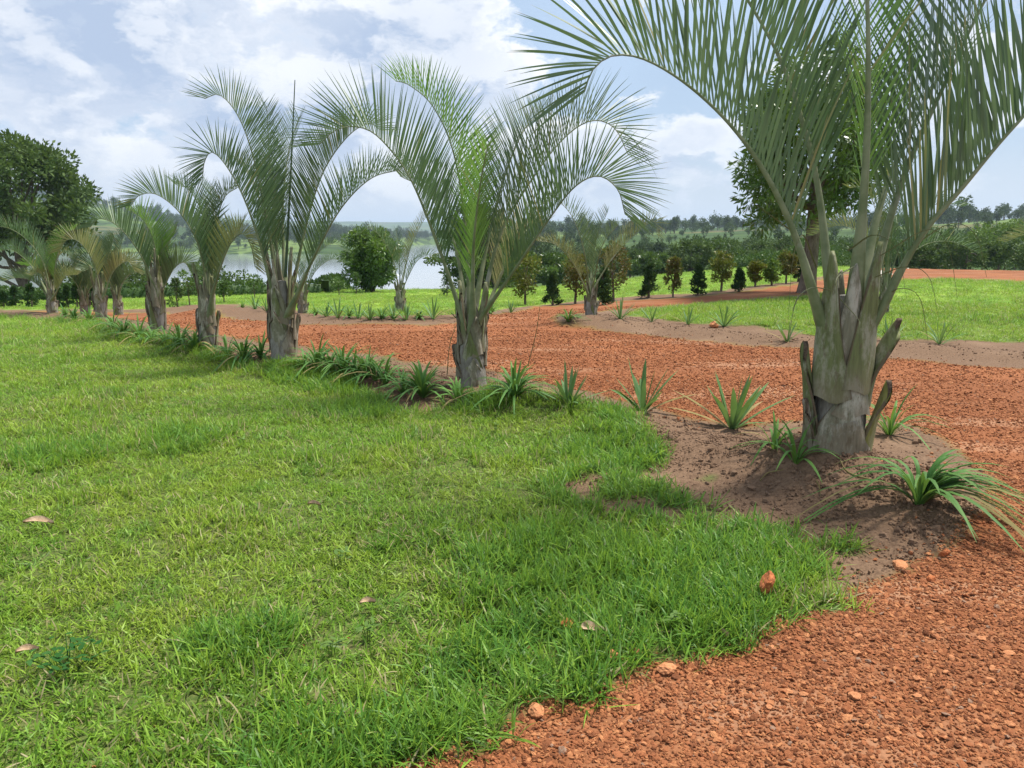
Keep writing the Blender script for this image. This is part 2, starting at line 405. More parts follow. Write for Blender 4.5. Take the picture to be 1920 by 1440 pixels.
def grass_material(name, ca, cb, cc, dry=.86):
    k = NT(name); P = k.pos(); r = k.rnd()
    f = k.ramp(k.noise(P, .75, 5, .65), .42, .58)
    col = k.mix(f, ca, cb)
    col = k.mix(k.math('MULTIPLY', k.ramp(k.noise(P, 2.6, 3), .48, .66), .8), col, cc)
    w = k.math('MULTIPLY', k.ramp(r, 0, 1), .5)
    col = k.mix(w, col, (.17, .32, .03))
    tone = k.attr('tone')
    col = k.mix(k.ramp(tone, .0, .45, .75, 0), col, (.035, .085, .014))
    col = k.mix(k.ramp(tone, .60, .86, 0, .65), col, (.34, .52, .070))
    col = k.mix(k.ramp(k.math('ADD', tone, k.math('MULTIPLY', k.math('SUBTRACT', k.noise(P, 2.0, 4, .7), .5), .5)), dry, dry + .02), col, (.40, .34, .18))
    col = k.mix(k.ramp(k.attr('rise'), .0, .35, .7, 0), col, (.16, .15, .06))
    return k.leafy(col, k.mix(.4, col, (.30, .42, .04)), .42, .45, .25)
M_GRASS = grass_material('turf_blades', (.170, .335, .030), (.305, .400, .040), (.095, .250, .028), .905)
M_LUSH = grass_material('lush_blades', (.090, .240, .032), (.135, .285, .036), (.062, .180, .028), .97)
def gravel_material():
    k = NT('laterite_gravel'); r = k.rnd(); P = k.obj()
    c = k.mix(k.ramp(r, 0, .6), (.150, .053, .022), (.40, .146, .060))
    c = k.mix(k.ramp(r, .66, .92), c, (.54, .235, .100))
    c = k.mix(k.ramp(r, .985, .99), c, (.34, .22, .15))
    c = k.mix(k.ramp(k.noise(P, 3, 4), .45, .75), c, (.28, .100, .042))
    return k.done(k.principled(c, .85, .2, k.noise(P, 8, 4), .5, .1))
M_GRAVEL = gravel_material()
def stone_mat(name, a, b, sc=30, bs=.8):
    k = NT(name); P = k.obj(); n = k.noise(P, sc, 6, .7)
    return k.done(k.principled(k.mix(k.ramp(n, .3, .7), a, b), .9, .2, n if bs else None, bs, .012))
M_RED = stone_mat('red_laterite_lump', (.24, .068, .026), (.55, .19, .07), 5, .5)
M_ORANGE = stone_mat('orange_stone', (.34, .13, .055), (.55, .25, .115), 4, .4)
M_CLOD = stone_mat('soil_clod', (.12, .072, .045), (.235, .148, .093), 4, 0)
M_DRY = stone_mat('dry_leaf', (.32, .21, .12), (.52, .39, .26), 25)

def palm_leaf_mat(name, a, b, trans=.22):
    k = NT(name); P = k.pos()
    col = k.mix(k.ramp(k.noise(P, 2.2, 3), .35, .65), a, b)
    tone = k.attr('tone')
    col = k.mix(k.ramp(tone, 0, .4, .45, 0), col, tuple(.55 * q for q in a))
    col = k.mix(k.ramp(tone, .7, 1, 0, .5), col, (b[0] * 1.5, b[1] * 1.4, b[2] * 1.2))
    col = k.mix(k.ramp(tone, .978, .985, 0, .8), col, (.27, .23, .09))
    col = k.mix(k.ramp(k.math('ADD', k.attr('tip'), k.math('MULTIPLY', tone, .12)), .98, 1.05), col, (.26, .19, .09))
    return k.leafy(col, k.mix(.40, col, (.20, .34, .07)), trans, .42, .35)
M_PALM = palm_leaf_mat('palm_leaflet', (.066, .118, .052), (.108, .165, .080))
M_PALMG = palm_leaf_mat('palm_leaflet_fresh', (.105, .225, .032), (.165, .290, .052), .35)
M_PALMY = palm_leaf_mat('palm_leaflet_old', (.15, .165, .065), (.25, .235, .10), .25)
def rachis_mat():
    k = NT('palm_petiole'); P = k.pos(); n = k.noise(P, 6, 5)
    c = k.mix(k.ramp(n, .35, .65), (.115, .145, .060), (.205, .225, .120))
    c = k.mix(k.ramp(k.noise(P, 3.1, 3), .60, .72), c, (.26, .26, .20))
    return k.done(k.principled(c, .6, .3, k.noise(P, 50, 3), .25, .005))
M_RACH = rachis_mat()
def sheath_mat(name, green, pale):
    k = NT(name); P = k.pos()
    def stretch(f):
        st = k.n('ShaderNodeMapping'); st.inputs['Scale'].default_value = (1, 1, f); k.t.links.new(P, st.inputs[0]); return st.outputs[0]
    n = k.noise(stretch(.08), 70, 4, .65)
    c = k.mix(k.ramp(n, .3, .7), tuple(.7 * q for q in green), green)
    c = k.mix(k.math('MULTIPLY', k.ramp(k.noise(stretch(.4), 9, 6, .7), .46, .62), .85), c, pale)
    c = k.mix(k.math('MULTIPLY', k.ramp(k.noise(stretch(.3), 24, 5, .75), .54, .66), .7), c, (.12, .09, .055))
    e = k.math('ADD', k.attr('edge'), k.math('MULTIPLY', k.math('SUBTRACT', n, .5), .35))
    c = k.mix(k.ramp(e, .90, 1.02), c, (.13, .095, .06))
    c = k.mix(k.math('MULTIPLY', k.ramp(k.attr('foot'), .0, .28, 1, 0), .55), c, (.20, .155, .105))
    return k.done(k.principled(c, .8, .15, n, .5, .010))
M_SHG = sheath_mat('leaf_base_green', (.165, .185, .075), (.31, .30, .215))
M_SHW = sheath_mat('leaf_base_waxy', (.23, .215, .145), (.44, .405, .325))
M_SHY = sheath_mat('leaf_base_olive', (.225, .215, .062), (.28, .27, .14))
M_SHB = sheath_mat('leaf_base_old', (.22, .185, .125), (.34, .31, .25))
M_CUT = stone_mat('cut_end', (.06, .042, .03), (.15, .11, .075), 60)
def bark_mat(name, a, b):
    k = NT(name); P = k.pos(); st = k.n('ShaderNodeMapping'); st.inputs['Scale'].default_value = (1, 1, .3); k.t.links.new(P, st.inputs[0])
    n = k.noise(st.outputs[0], 14, 6, .7)
    return k.done(k.principled(k.mix(k.ramp(n, .3, .7), a, b), .9, .15, n, .7, .02))
M_BARK = bark_mat('bark', (.085, .062, .045), (.22, .175, .135))
M_TRUNK = bark_mat('palm_trunk', (.14, .125, .10), (.32, .30, .26))
M_STRAP = leaf_mat('strap_leaf', (.070, .180, .040), (.130, .265, .062), .3, 3.0, .55, .2)
M_STRAPB = leaf_mat('strap_leaf_blue', (.085, .185, .060), (.150, .265, .10), .25, 3.0, .55, .2)
M_STRAPL = leaf_mat('strap_leaf_light', (.085, .195, .035), (.14, .29, .06), .3, 3.0, .55, .2)

# ------------------------------------------------------------------ ground sheets
def build_ground():
    tn = np.concatenate([np.linspace(1.6 / .6, 1.6 / 1.9, 40, endpoint=False), 1.6 / 1.9 - (1.6 / 1.9 - 1.6 / 58) * np.linspace(0, 1, 430)])
    rr = 1.6 / tn
    aa = np.linspace(R(-62), R(62), 560)
    rg, ag = np.meshgrid(rr, aa, indexing='ij')
    x = rg * np.sin(ag); y = rg * np.cos(ag)
    lawn, gr, A = classes(x.ravel(), y.ravel())
    z = H(x.ravel(), y.ravel())
    soil = np.clip(1 - lawn - gr, 0, 1)
    # clods and ruts in the worked soil
    z = z + soil * (fbm(x.ravel() * 14, y.ravel() * 14, 4) - .5) * .034 * (1 - sstep(8, 20, rg.ravel()))
    V = np.stack([x.ravel(), y.ravel(), z], 1)
    n, m = x.shape
    i = np.arange(n - 1)[:, None] * m + np.arange(m - 1)[None]
    F = np.stack([i, i + 1, i + m + 1, i + m], -1).reshape(-1, 4)
    cls = np.argmax(np.stack([lawn, gr * 1.0, soil]), 0)[F].astype(float).mean(1)
    lw = lawn[F].mean(1); gw = gr[F].mean(1); sw = soil[F].mean(1)
    c = np.argmax(np.stack([lw, gw, sw]), 0)
    cen = V[F].mean(1)
    c = np.where((c == 0) & (sdist(cen[:, 0], cen[:, 1], ISLAND) > -.4), 3, c)
    c = np.where((c == 0) & (sdist(cen[:, 0], cen[:, 1], LAWN_B) > -.8) & (sdist(cen[:, 0], cen[:, 1], LAWN_A) < 0), 4, c)
    for k, nm in ((0, 'lawn_ground'), (1, 'gravel_path'), (2, 'soil_bed'), (3, 'island_lawn_ground'), (4, 'meadow_ground')):
        f = F[c == k]
        if not len(f): continue
        u, inv = np.unique(f, return_inverse=True)
        me = make_mesh(nm, V[u], inv.reshape(-1, 4), True, [M_GROUND], attrs={'gravel': gr[u], 'soil': soil[u]})
        tag(link(nm, me), kind='structure')
build_ground()
def build_terrain():
    rr = 57.4 * np.exp(np.linspace(0, math.log(9000 / 57.4), 190)); aa = np.linspace(R(-64), R(64), 420)
    rg, ag = np.meshgrid(rr, aa, indexing='ij'); x = (rg * np.sin(ag)).ravel(); y = (rg * np.cos(ag)).ravel()
    z = zbase(x, y); z[:420] = H(x[:420], y[:420]) - .03
    n, m = rg.shape; i = np.arange(n - 1)[:, None] * m + np.arange(m - 1)[None]
    F = np.stack([i, i + 1, i + m + 1, i + m], -1).reshape(-1, 4)
    tag(link('terrain', make_mesh('terrain', np.stack([x, y, z], 1), F, True, [M_TERR])), kind='structure')
build_terrain()
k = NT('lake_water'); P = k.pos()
pw_ = k.principled((.24, .27, .29), .08, .5, k.noise(P, .9, 4), .03, .05); pw_.inputs['IOR'].default_value = 1.33  # pale base colour stands in for bright clouds reflected on the water
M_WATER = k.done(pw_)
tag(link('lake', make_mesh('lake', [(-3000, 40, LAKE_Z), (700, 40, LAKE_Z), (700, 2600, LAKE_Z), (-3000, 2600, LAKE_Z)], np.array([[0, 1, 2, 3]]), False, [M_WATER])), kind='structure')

# ------------------------------------------------------------------ geometry-node scatter (stuff)
def scatter(name, P, rot, scl, idx, sources, label):
    n = len(P)
    me = bpy.data.meshes.new(name); me.vertices.add(n); me.vertices.foreach_set('co', np.asarray(P, np.float32).ravel())
    a = me.attributes.new('rot', 'FLOAT_VECTOR', 'POINT'); a.data.foreach_set('vector', np.asarray(rot, np.float32).ravel())
    scl = np.asarray(scl, np.float32); scl = np.repeat(scl[:, None], 3, 1) if scl.ndim == 1 else scl
    a = me.attributes.new('scl', 'FLOAT_VECTOR', 'POINT'); a.data.foreach_set('vector', scl.ravel())
    a = me.attributes.new('idx', 'INT', 'POINT'); a.data.foreach_set('value', np.asarray(idx, np.int32))
    o = link(name, me); tag(o, label, kind='stuff')
    ng = bpy.data.node_groups.new(name, 'GeometryNodeTree')
    ng.interface.new_socket('Geometry', in_out='INPUT', socket_type='NodeSocketGeometry')
    ng.interface.new_socket('Geometry', in_out='OUTPUT', socket_type='NodeSocketGeometry')
    N = ng.nodes; L = ng.links.new
    gi = N.new('NodeGroupInput'); go = N.new('NodeGroupOutput'); J = N.new('GeometryNodeJoinGeometry')
    def na(nm, t):
        q = N.new('GeometryNodeInputNamedAttribute'); q.data_type = t; q.inputs['Name'].default_value = nm
        return [s for s in q.outputs if s.enabled][0]
    ar, as_, ai = na('rot', 'FLOAT_VECTOR'), na('scl', 'FLOAT_VECTOR'), na('idx', 'INT')
    for k, s in enumerate(sources):
        oi = N.new('GeometryNodeObjectInfo'); oi.inputs['Object'].default_value = s; oi.inputs['As Instance'].default_value = True
        cp = N.new('FunctionNodeCompare'); cp.data_type = 'INT'; cp.operation = 'EQUAL'
        ins = [q for q in cp.inputs if q.enabled]; L(ai, ins[0]); ins[1].default_value = k
        ip = N.new('GeometryNodeInstanceOnPoints'); L(gi.outputs[0], ip.inputs['Points']); L(oi.outputs['Geometry'], ip.inputs['Instance'])
        L(cp.outputs[0], ip.inputs['Selection']); L(ar, ip.inputs['Rotation']); L(as_, ip.inputs['Scale']); L(ip.outputs[0], J.inputs[0])
    L(J.outputs[0], go.inputs[0])
    o.modifiers.new('scatter', 'NODES').node_group = ng
    return o
def src(name, me): return bpy.data.objects.new(name, me)
def ring_points(bands, half=R(47)):
    out = []
    for r0, r1, dens in bands:
        n = int((r1 * r1 - r0 * r0) * half * dens)
        r = np.sqrt(rng.uniform(r0 * r0, r1 * r1, n)); a = rng.uniform(-half, half, n)
        out.append(np.stack([r * np.sin(a), r * np.cos(a)], 1))
    return np.vstack(out)

def tuft(nb, rad, lmin, lmax, wmin, wmax, lean0, lean1, seed, mat, nseg=3, droop=.35):
    g = np.random.default_rng(seed)
    a = g.uniform(0, 2 * np.pi, nb); r = rad * np.sqrt(g.random(nb))
    B = np.stack([r * np.cos(a), r * np.sin(a), np.full(nb, -.006)], 1)
    ha = g.uniform(0, 2 * np.pi, nb); le = R(1) * g.uniform(lean0, lean1, nb)
    D = np.stack([np.sin(le) * np.cos(ha), np.sin(le) * np.sin(ha), np.cos(le)], 1)
    wv = nrm(np.stack([-np.sin(ha), np.cos(ha), g.normal(0, .35, nb)], 1))
    V, F = strips(B, D, g.uniform(lmin, lmax, nb), g.uniform(wmin, wmax, nb), g.uniform(.05, droop, nb), wv, nseg)
    return make_mesh('tuft', V, F, False, [mat], attrs={'tone': np.repeat(g.random(nb), (nseg + 1) * 2), 'rise': np.tile(np.repeat(np.linspace(0, 1, nseg + 1), 2), nb)})
def grass():
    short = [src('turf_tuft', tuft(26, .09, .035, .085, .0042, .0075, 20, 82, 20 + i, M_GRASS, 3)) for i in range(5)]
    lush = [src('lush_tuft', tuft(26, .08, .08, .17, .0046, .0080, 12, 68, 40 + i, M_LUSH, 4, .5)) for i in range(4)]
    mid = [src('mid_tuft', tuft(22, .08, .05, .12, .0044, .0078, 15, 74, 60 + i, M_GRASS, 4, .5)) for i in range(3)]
    S = short + lush + mid
    lush_spots = [(1200,1085,.75),(1120,1030,.5),(1400,1060,.45),(1300,1130,.5),(1180,850,.5),(640,725,.5),(560,705,.5),(900,770,.3),(330,840,.3),(1130,1200,.4),(1000,1250,.3),(700,770,.4),(460,1200,.25),(120,860,.3),(930,1300,.3)]
    LS = [(px(u, v), s) for u, v, s in lush_spots]
    def put(name, bands, label, which):
        P = ring_points(bands); x, y = P[:, 0], P[:, 1]
        lawn, gr, A = classes(x, y)
        thin = np.where(fbm(x * 3.2 + 8, y * 3.2, 3) < .33, .7, 1.0)
        keep = rng.random(len(x)) < lawn * thin
        if which == 'A': keep &= (sdist(x, y, ISLAND) < -.4) & ~((sdist(x, y, LAWN_B) > -.8) & (A < -.3))
        elif which == 'I': keep &= sdist(x, y, ISLAND) >= -.4
        else: keep &= (sdist(x, y, LAWN_B) > -.8) & (A < -.3) & (sdist(x, y, ISLAND) < -.4)
        x, y, A = x[keep], y[keep], A[keep]; n = len(x); r = np.hypot(x, y)
        z = H(x, y)
        lu = np.zeros(n)
        for (c, s) in LS: lu = np.maximum(lu, np.exp(-((x - c[0]) ** 2 + (y - c[1]) ** 2) / s ** 2))
        if which == 'A': lu = np.maximum(lu, .75 * (1 - sstep(.0, .35, A)))
        lu = lu + (fbm(x * 1.3 + 40, y * 1.3, 3) - .5) * 1.1
        idx = np.where(lu > .42, 5 + rng.integers(0, 4, n), np.where(lu > .16, 9 + rng.integers(0, 3, n), rng.integers(0, 5, n)))
        sc = rng.uniform(.75, 1.25, n) * (1 + .035 * np.maximum(r - 5, 0)) * np.where(r > 20, .85, 1)
        sc = np.where((which == 'B'), sc * .8, sc)
        rot = np.stack([rng.normal(0, .16, n), rng.normal(0, .16, n), rng.uniform(0, 6.28, n)], 1)
        scatter(name, np.stack([x, y, z], 1), rot, sc, idx, S, label)
    put('lawn_grass', [(.9, 4, 430), (4, 7, 340), (7, 12, 210), (12, 20, 105), (20, 34, 45)], 'shaggy green lawn grass in the left foreground', 'A')
    put('island_grass', [(9, 14, 170), (14, 22, 110), (22, 45, 45)], 'bright green grass on the island between the gravel paths', 'I')
    put('meadow_grass', [(11, 20, 90), (20, 34, 45), (34, 56, 16)], 'pale green grass on the meadow before the hedge', 'B')
grass()

def rock_mesh(seed, mat, sub=1, rough=.3, flat=.7, smooth=False):
    import bmesh
    bm = bmesh.new(); bmesh.ops.create_icosphere(bm, subdivisions=sub, radius=1)
    g = np.random.default_rng(seed); ax = g.uniform(.7, 1.25, 3) * (1, 1, flat)
    dirs = nrm(g.normal(size=(7, 3))); amp = g.uniform(.55, .95, 7)
    for v in bm.verts:
        c = np.array(v.co)
        for d, a in zip(dirs, amp):
            e = c @ d - a
            if e > 0: c = c - d * e
        c = c * (1 + g.normal(0, rough * .25)) * ax
        v.co = c
    me = bpy.data.meshes.new('stone'); bm.to_mesh(me); bm.free(); me.materials.append(mat)
    if smooth: me.polygons.foreach_set('use_smooth', np.ones(len(me.polygons), bool))
    return me
def gravel():
    S = [src('gravel_stone', rock_mesh(80 + i, M_GRAVEL, 1, .35, [.6, .7, .45, .6, .3, .55][i])) for i in range(6)]
    P = ring_points([(1.2, 3.2, 11500), (3.2, 4.6, 9000), (4.6, 6.5, 6000), (6.5, 9, 3200), (9, 13, 1500), (13, 20, 350)], R(46))
    x, y = P[:, 0], P[:, 1]
    keep = y > .2; x, y = x[keep], y[keep]
    lawn, gr, A = classes(x, y)
    G = sdist(x, y, GRAVEL)
    w = gr + .10 * np.exp(-np.abs(G) / .2) * (1 - gr) * (fbm(x * 3, y * 3, 2) > .45)
    w = w * (.6 + .4 * sstep(.36, .52, fbm(x * .5 + 2, y * 1.1, 4)) + .3 * (1 - sstep(3, 6, np.hypot(x, y))))
    keep = rng.random(len(x)) < w; x, y = x[keep], y[keep]; r = np.hypot(x, y); n = len(x)
    s = rng.lognormal(math.log(.0058), .38, n); s = np.clip(s, .003, .017) * (1 + .055 * np.maximum(r - 3.2, 0))
    z = H(x, y) + s * .25
    rot = np.stack([rng.normal(0, .35, n), rng.normal(0, .35, n), rng.uniform(0, 6.28, n)], 1)
    sc = np.stack([s * rng.uniform(.8, 1.5, n), s, s], 1)
    scatter('gravel', np.stack([x, y, z], 1), rot, sc, rng.integers(0, 6, n), S, 'loose red laterite gravel covering the paths')
    # crumbs of worked soil on the banks
    C = [src('soil_crumb', rock_mesh(180 + i, M_CLOD, 1, .5, .75)) for i in range(4)]
    P = ring_points([(3, 6, 5200), (6, 10, 1800), (10, 18, 300)], R(46)); x, y = P[:, 0], P[:, 1]
    lawn, gr, A = classes(x, y); so = np.clip(1 - lawn - gr, 0, 1)
    bank = np.maximum(np.exp(-(linedist(x, y, BERM_A) / .5) ** 2), np.exp(-(linedist(x, y, BERM_B) / .5) ** 2)) + .12
    keep = rng.random(len(x)) < so * bank; x, y = x[keep], y[keep]; n = len(x)
    s = np.clip(rng.lognormal(math.log(.0050), .55, n), .002, .028)
    rot = rng.uniform(0, 6.28, (n, 3))
    scatter('soil_crumbs', np.stack([x, y, H(x, y) + s * .2], 1), rot, s, rng.integers(0, 4, n), C, 'brown soil crumbs on the planting banks')
gravel()

# ------------------------------------------------------------------ palms
def empty(name, loc):
    o = bpy.data.objects.new(name, None); COL.objects.link(o); o.location = tuple(float(c) for c in loc); o.empty_display_size = .1; return o
def add_frond(root, org, ctrl, L, npair, w, mat, seed, base_w=.05, start=.27, heading=None, sheath=True, droop=.10, spread=.42, seg=5):
    """ctrl: world points of the rachis"""
    g = np.random.default_rng(seed)
    C, length = spline(ctrl, 44)
    hd = (C[-1] - C[0]) * (1, 1, 0)
    if heading is not None: hd = np.array([math.cos(heading), math.sin(heading), 0])
    hd = nrm(hd); S = np.cross(hd, (0, 0, 1.0))
    T = nrm(np.gradient(C, axis=0)); N = nrm(np.cross(S[None], T))
    t = np.linspace(0, 1, 44)
    mb = MB()
    wid = np.interp(t, [0, .05, .14, .3, .6, 1], [base_w * 2.3, base_w * 1.9, base_w * 1.05, base_w * .5, base_w * .24, .004])
    tube(mb, C - org, wid, 8, 0, True, np.interp(t, [0, .12, .3, 1], [.42, .55, .8, .9]), ref=S)
    me = mb.mesh('frond', [M_RACH], True); fr = link('frond', me, root)
    # leaflets, two rows rising in a V
    ts = np.linspace(start, .995, npair); ts = np.concatenate([ts, ts + .4 / npair]); ts = np.clip(ts + g.normal(0, .12 / npair, len(ts)), 0, .999)
    sd_ = np.concatenate([np.ones(npair), -np.ones(npair)])
    B = np.stack([np.interp(ts, t, C[:, k]) for k in range(3)], 1)
    Tt = nrm(np.stack([np.interp(ts, t, T[:, k]) for k in range(3)], 1)); Nt = nrm(np.stack([np.interp(ts, t, N[:, k]) for k in range(3)], 1))
    n = len(ts); q = (ts - start) / (1 - start)
    a = np.interp(q, [0, .5, 1], [.80, .66, .80]) + g.normal(0, .025, n); b = np.interp(q, [0, .5, 1], [.52, .78, .66]) + g.normal(0, .025, n)
    c = spread * np.interp(q, [0, .3, 1], [.75, 1, 1.1]) + g.normal(0, .04, n)
    D = nrm(Tt * a[:, None] + Nt * b[:, None] + S[None] * (sd_ * c)[:, None])
    Ls = L * np.interp(q, [0, .12, .4, .75, 1], [.62, .92, 1, .78, .42]) * g.uniform(.9, 1.08, n)
    W = nrm(Tt - (Tt * D).sum(1, keepdims=True) * D + S[None] * g.normal(0, .15, n)[:, None] + Nt * g.normal(0, .1, n)[:, None])
    dr = g.uniform(.5, 1.2, n) * droop + (g.random(n) < .015) * g.uniform(.3, .9, n)
    V, F = strips(B - org, D, Ls, w * g.uniform(.85, 1.1, n) * np.interp(q, [0, .3, 1], [.8, 1, .7]), dr, W, seg)
    lf = link('leaflets', make_mesh('leaflets', V, F, True, [mat], attrs={'tone': np.repeat(g.random(n), (seg + 1) * 2), 'tip': np.tile(np.repeat(np.linspace(0, 1, seg + 1), 2), n)}), fr); lf['kind'] = 'stuff'
    return fr
def sheath(root, org, az, z0, z1, r0, r1, hw, mat, seed, lean=.12, cut=True, width_top=.35, name='leaf_base'):
    """one clasping leaf base: a curved shell narrowing upwards"""
    g = np.random.default_rng(seed); nt, na = 12, 9
    t = np.linspace(0, 1, nt)[:, None]; s = np.linspace(-1, 1, na)[None]
    half = hw * (1 - (1 - width_top) * t ** 1.1)
    ang = az + half * s + .08 * np.sin(t * 3 + seed)
    z = z0 + (z1 - z0) * t * (1 - .22 * np.abs(s) ** 1.5) + .02 * np.sin(ang * 5 + seed)
    rad = r0 + (r1 - r0) * t + lean * t ** 2.2 + .05 * r0 * (1 - s ** 2) + .008 * np.sin(s * 4 + seed + t * 5)
    def sh(rd): return np.stack([rd * np.cos(ang), rd * np.sin(ang), z + 0 * ang], -1)
    th = .02 + .012 * (1 - s ** 2)
    O = sh(rad + 0 * ang); I = sh(np.maximum(rad - th, .01) + 0 * ang)
    idx = np.arange(nt * na).reshape(nt, na); m = nt * na
    q = np.stack([idx[:-1, :-1], idx[:-1, 1:], idx[1:, 1:], idx[1:, :-1]], -1).reshape(-1, 4)
    F = [q, (q + m)[:, ::-1]]
    for col in (0, na - 1):
        e = np.stack([idx[:-1, col], idx[1:, col], idx[1:, col] + m, idx[:-1, col] + m], -1); F.append(e)
    top = np.stack([idx[-1, :-1], idx[-1, 1:], idx[-1, 1:] + m, idx[-1, :-1] + m], -1)
    Fa = np.concatenate(F + [top]); mi = np.zeros(len(Fa), int); mi[-len(top):] = 1 if cut else 0
    V = np.concatenate([O.reshape(-1, 3), I.reshape(-1, 3)])
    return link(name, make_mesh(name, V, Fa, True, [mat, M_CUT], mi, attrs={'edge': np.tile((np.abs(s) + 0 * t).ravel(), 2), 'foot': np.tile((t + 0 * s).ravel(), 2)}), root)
def trunk(root, h, r0, r1, seed):
    g = np.random.default_rng(seed); n = 16; t = np.linspace(0, 1, n)
    mb = MB(); P = np.stack([.012 * np.sin(t * 5 + seed), .012 * np.cos(t * 4 + seed), -.06 + t * (h + .06)], 1)
    rad = np.interp(t, [0, .12, .5, 1], [r0 * 1.10, r0, (r0 + r1) / 2, r1 * .45]) * (1 + .03 * np.sin(t * 34))
    tube(mb, P, rad, 18, ref=(1, 0, 0)); return link('trunk', mb.mesh('trunk', [M_TRUNK], True), root)
def palm_base(name, p, label, group, h, r, seed, nsh=8, mats=(M_SHW, M_SHG, M_SHW, M_SHB)):
    root = empty(name, p); tag(root, label, 'palm', group)
    trunk(root, h, r, r * .8, seed)
    g = np.random.default_rng(seed)
    for i in range(nsh):
        f = i / max(nsh - 1, 1); az = -math.pi / 2 + i * 2.09 + g.normal(0, .3)
        z0 = -.02 + h * .62 * f; ln = h * g.uniform(.42, .62)
        out = 1 + .10 * (i % 3)
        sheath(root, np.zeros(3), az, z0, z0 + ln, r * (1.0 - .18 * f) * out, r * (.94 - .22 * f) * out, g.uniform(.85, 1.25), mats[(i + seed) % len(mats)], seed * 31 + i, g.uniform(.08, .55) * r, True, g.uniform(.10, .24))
    for i in range(4):
        az = -math.pi / 2 + i * 1.65 + g.normal(0, .25); z0 = h * (.45 + .06 * i)
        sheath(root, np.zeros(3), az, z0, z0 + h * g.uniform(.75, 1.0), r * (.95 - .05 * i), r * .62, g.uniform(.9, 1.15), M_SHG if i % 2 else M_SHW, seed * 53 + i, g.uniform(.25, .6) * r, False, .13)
    return root
def palm(name, p, label, group, h, r, fronds, seed, L=.6, npair=48, w=.022, nsh=8, base_w=.05, seg=4):
    """fronds: list of (pixel points with depth offset, material, scale)"""
    root = palm_base(name, p, label, group, h, r, seed, nsh)
    for i, fd in enumerate(fronds):
        pts, mat, sc = fd[:3]
        g = np.random.default_rng(seed * 97 + i)
        W = []
        for (u, v, dy) in pts: W.append(at(u, v, p[1] + dy))
        W = np.array(W); b = np.array([p[0], p[1], p[2] + h * .62])
        b[2] -= h * .12; d = W[0] - b
        ctrl = np.vstack([(b + np.array([d[0], d[1], 0]) * .3)[None], (b + d * (.62, .62, .5))[None], W])
        add_frond(root, np.asarray(p, float), ctrl, L * sc, int(npair), w, mat, seed * 13 + i, base_w, fd[3] if len(fd) > 3 else .31, seg=seg)
    return root
def auto_fronds(p, h, n, size, seed, arch=1.0, az0=None):
    g = np.random.default_rng(seed); out = []
    for i in range(n):
        f = i / max(n - 1, 1)                      # 0 outer/old, 1 inner/young
        az = (az0 if az0 is not None else g.uniform(0, 6.28)) + i * 2.09 + g.normal(0, .22)
        reach = size * (.62 - .40 * f) * g.uniform(.85, 1.15); up = size * (.62 + .38 * f) * g.uniform(.9, 1.08)
        s = np.linspace(0, 1, 6); hx = reach * (.12 * s + .88 * s ** 1.7); hz = up * (1.55 * s - (.55 + .35 * (1 - f) * arch) * s ** 2.6)
        out.append(np.stack([p[0] + (r_ := hx + .03) * math.cos(az), p[1] + r_ * math.sin(az), p[2] + h * .65 + hz], 1))
    return out
def extra_fronds(root, p, h, n, size, seed, L, npair, w, mats, base_w=.05, seg=4, az0=None, arch=1.0):
    for i, c in enumerate(auto_fronds(p, h, n, size, seed, arch, az0)):
        add_frond(root, np.asarray(p, float), c, L, npair, w, mats[i % len(mats)], seed * 7 + i, base_w, .25, seg=seg)

G1 = 'palms along the edge of the near lawn'; G2 = 'smaller palms across the gravel path'
def foot(k): q = ROW[k]; return np.array([q[0], q[1], z_at(q[0], q[1]) - .01])
# --- the big one in the foreground
p = foot(0)
root = empty('triangle_palm', p); tag(root, 'largest triangle palm, on the soil mound in right foreground, fronds leaving the frame', 'palm', G1)
trunk(root, .95, .165, .12, 1)
Z = np.zeros(3)
#      azimuth  z0   z1   r0   r1  half-width mat    seed lean  cut  top
for a_ in ((-95, -.16, .17, .225, .188, 1.5, M_SHB, 2, -.01, False, .85), (-92, -.04, .36, .195, .172, 1.25, M_SHW, 3, -.015, False, .5),
           (198, -.12, .30, .205, .215, .36, M_SHB, 4, .065, True, .16), (174, -.10, .64, .205, .185, .90, M_SHG, 5, .07, True, .15),
           (-28, -.14, .44, .205, .195, .85, M_SHY, 6, .10, True, .12), (-66, .20, .60, .186, .158, 1.1, M_SHW, 7, .0, False, .28),
           (-6, .26, .80, .182, .165, .95, M_SHG, 8, .16, True, .10), (214, .30, 1.22, .186, .150, .95, M_SHG, 9, .03, False, .30),
           (-50, .36, 1.30, .188, .150, 1.0, M_SHG, 10, .03, False, .30), (-100, .50, 1.15, .165, .140, .8, M_SHW, 11, -.01, False, .35),
           (80, -.14, .55, .20, .18, 1.5, M_SHW, 13, .0, False, .6), (80, .30, 1.1, .18, .15, 1.2, M_SHW, 12, .03, False, .2)):
    sheath(root, Z, R(a_[0]), *a_[1:])
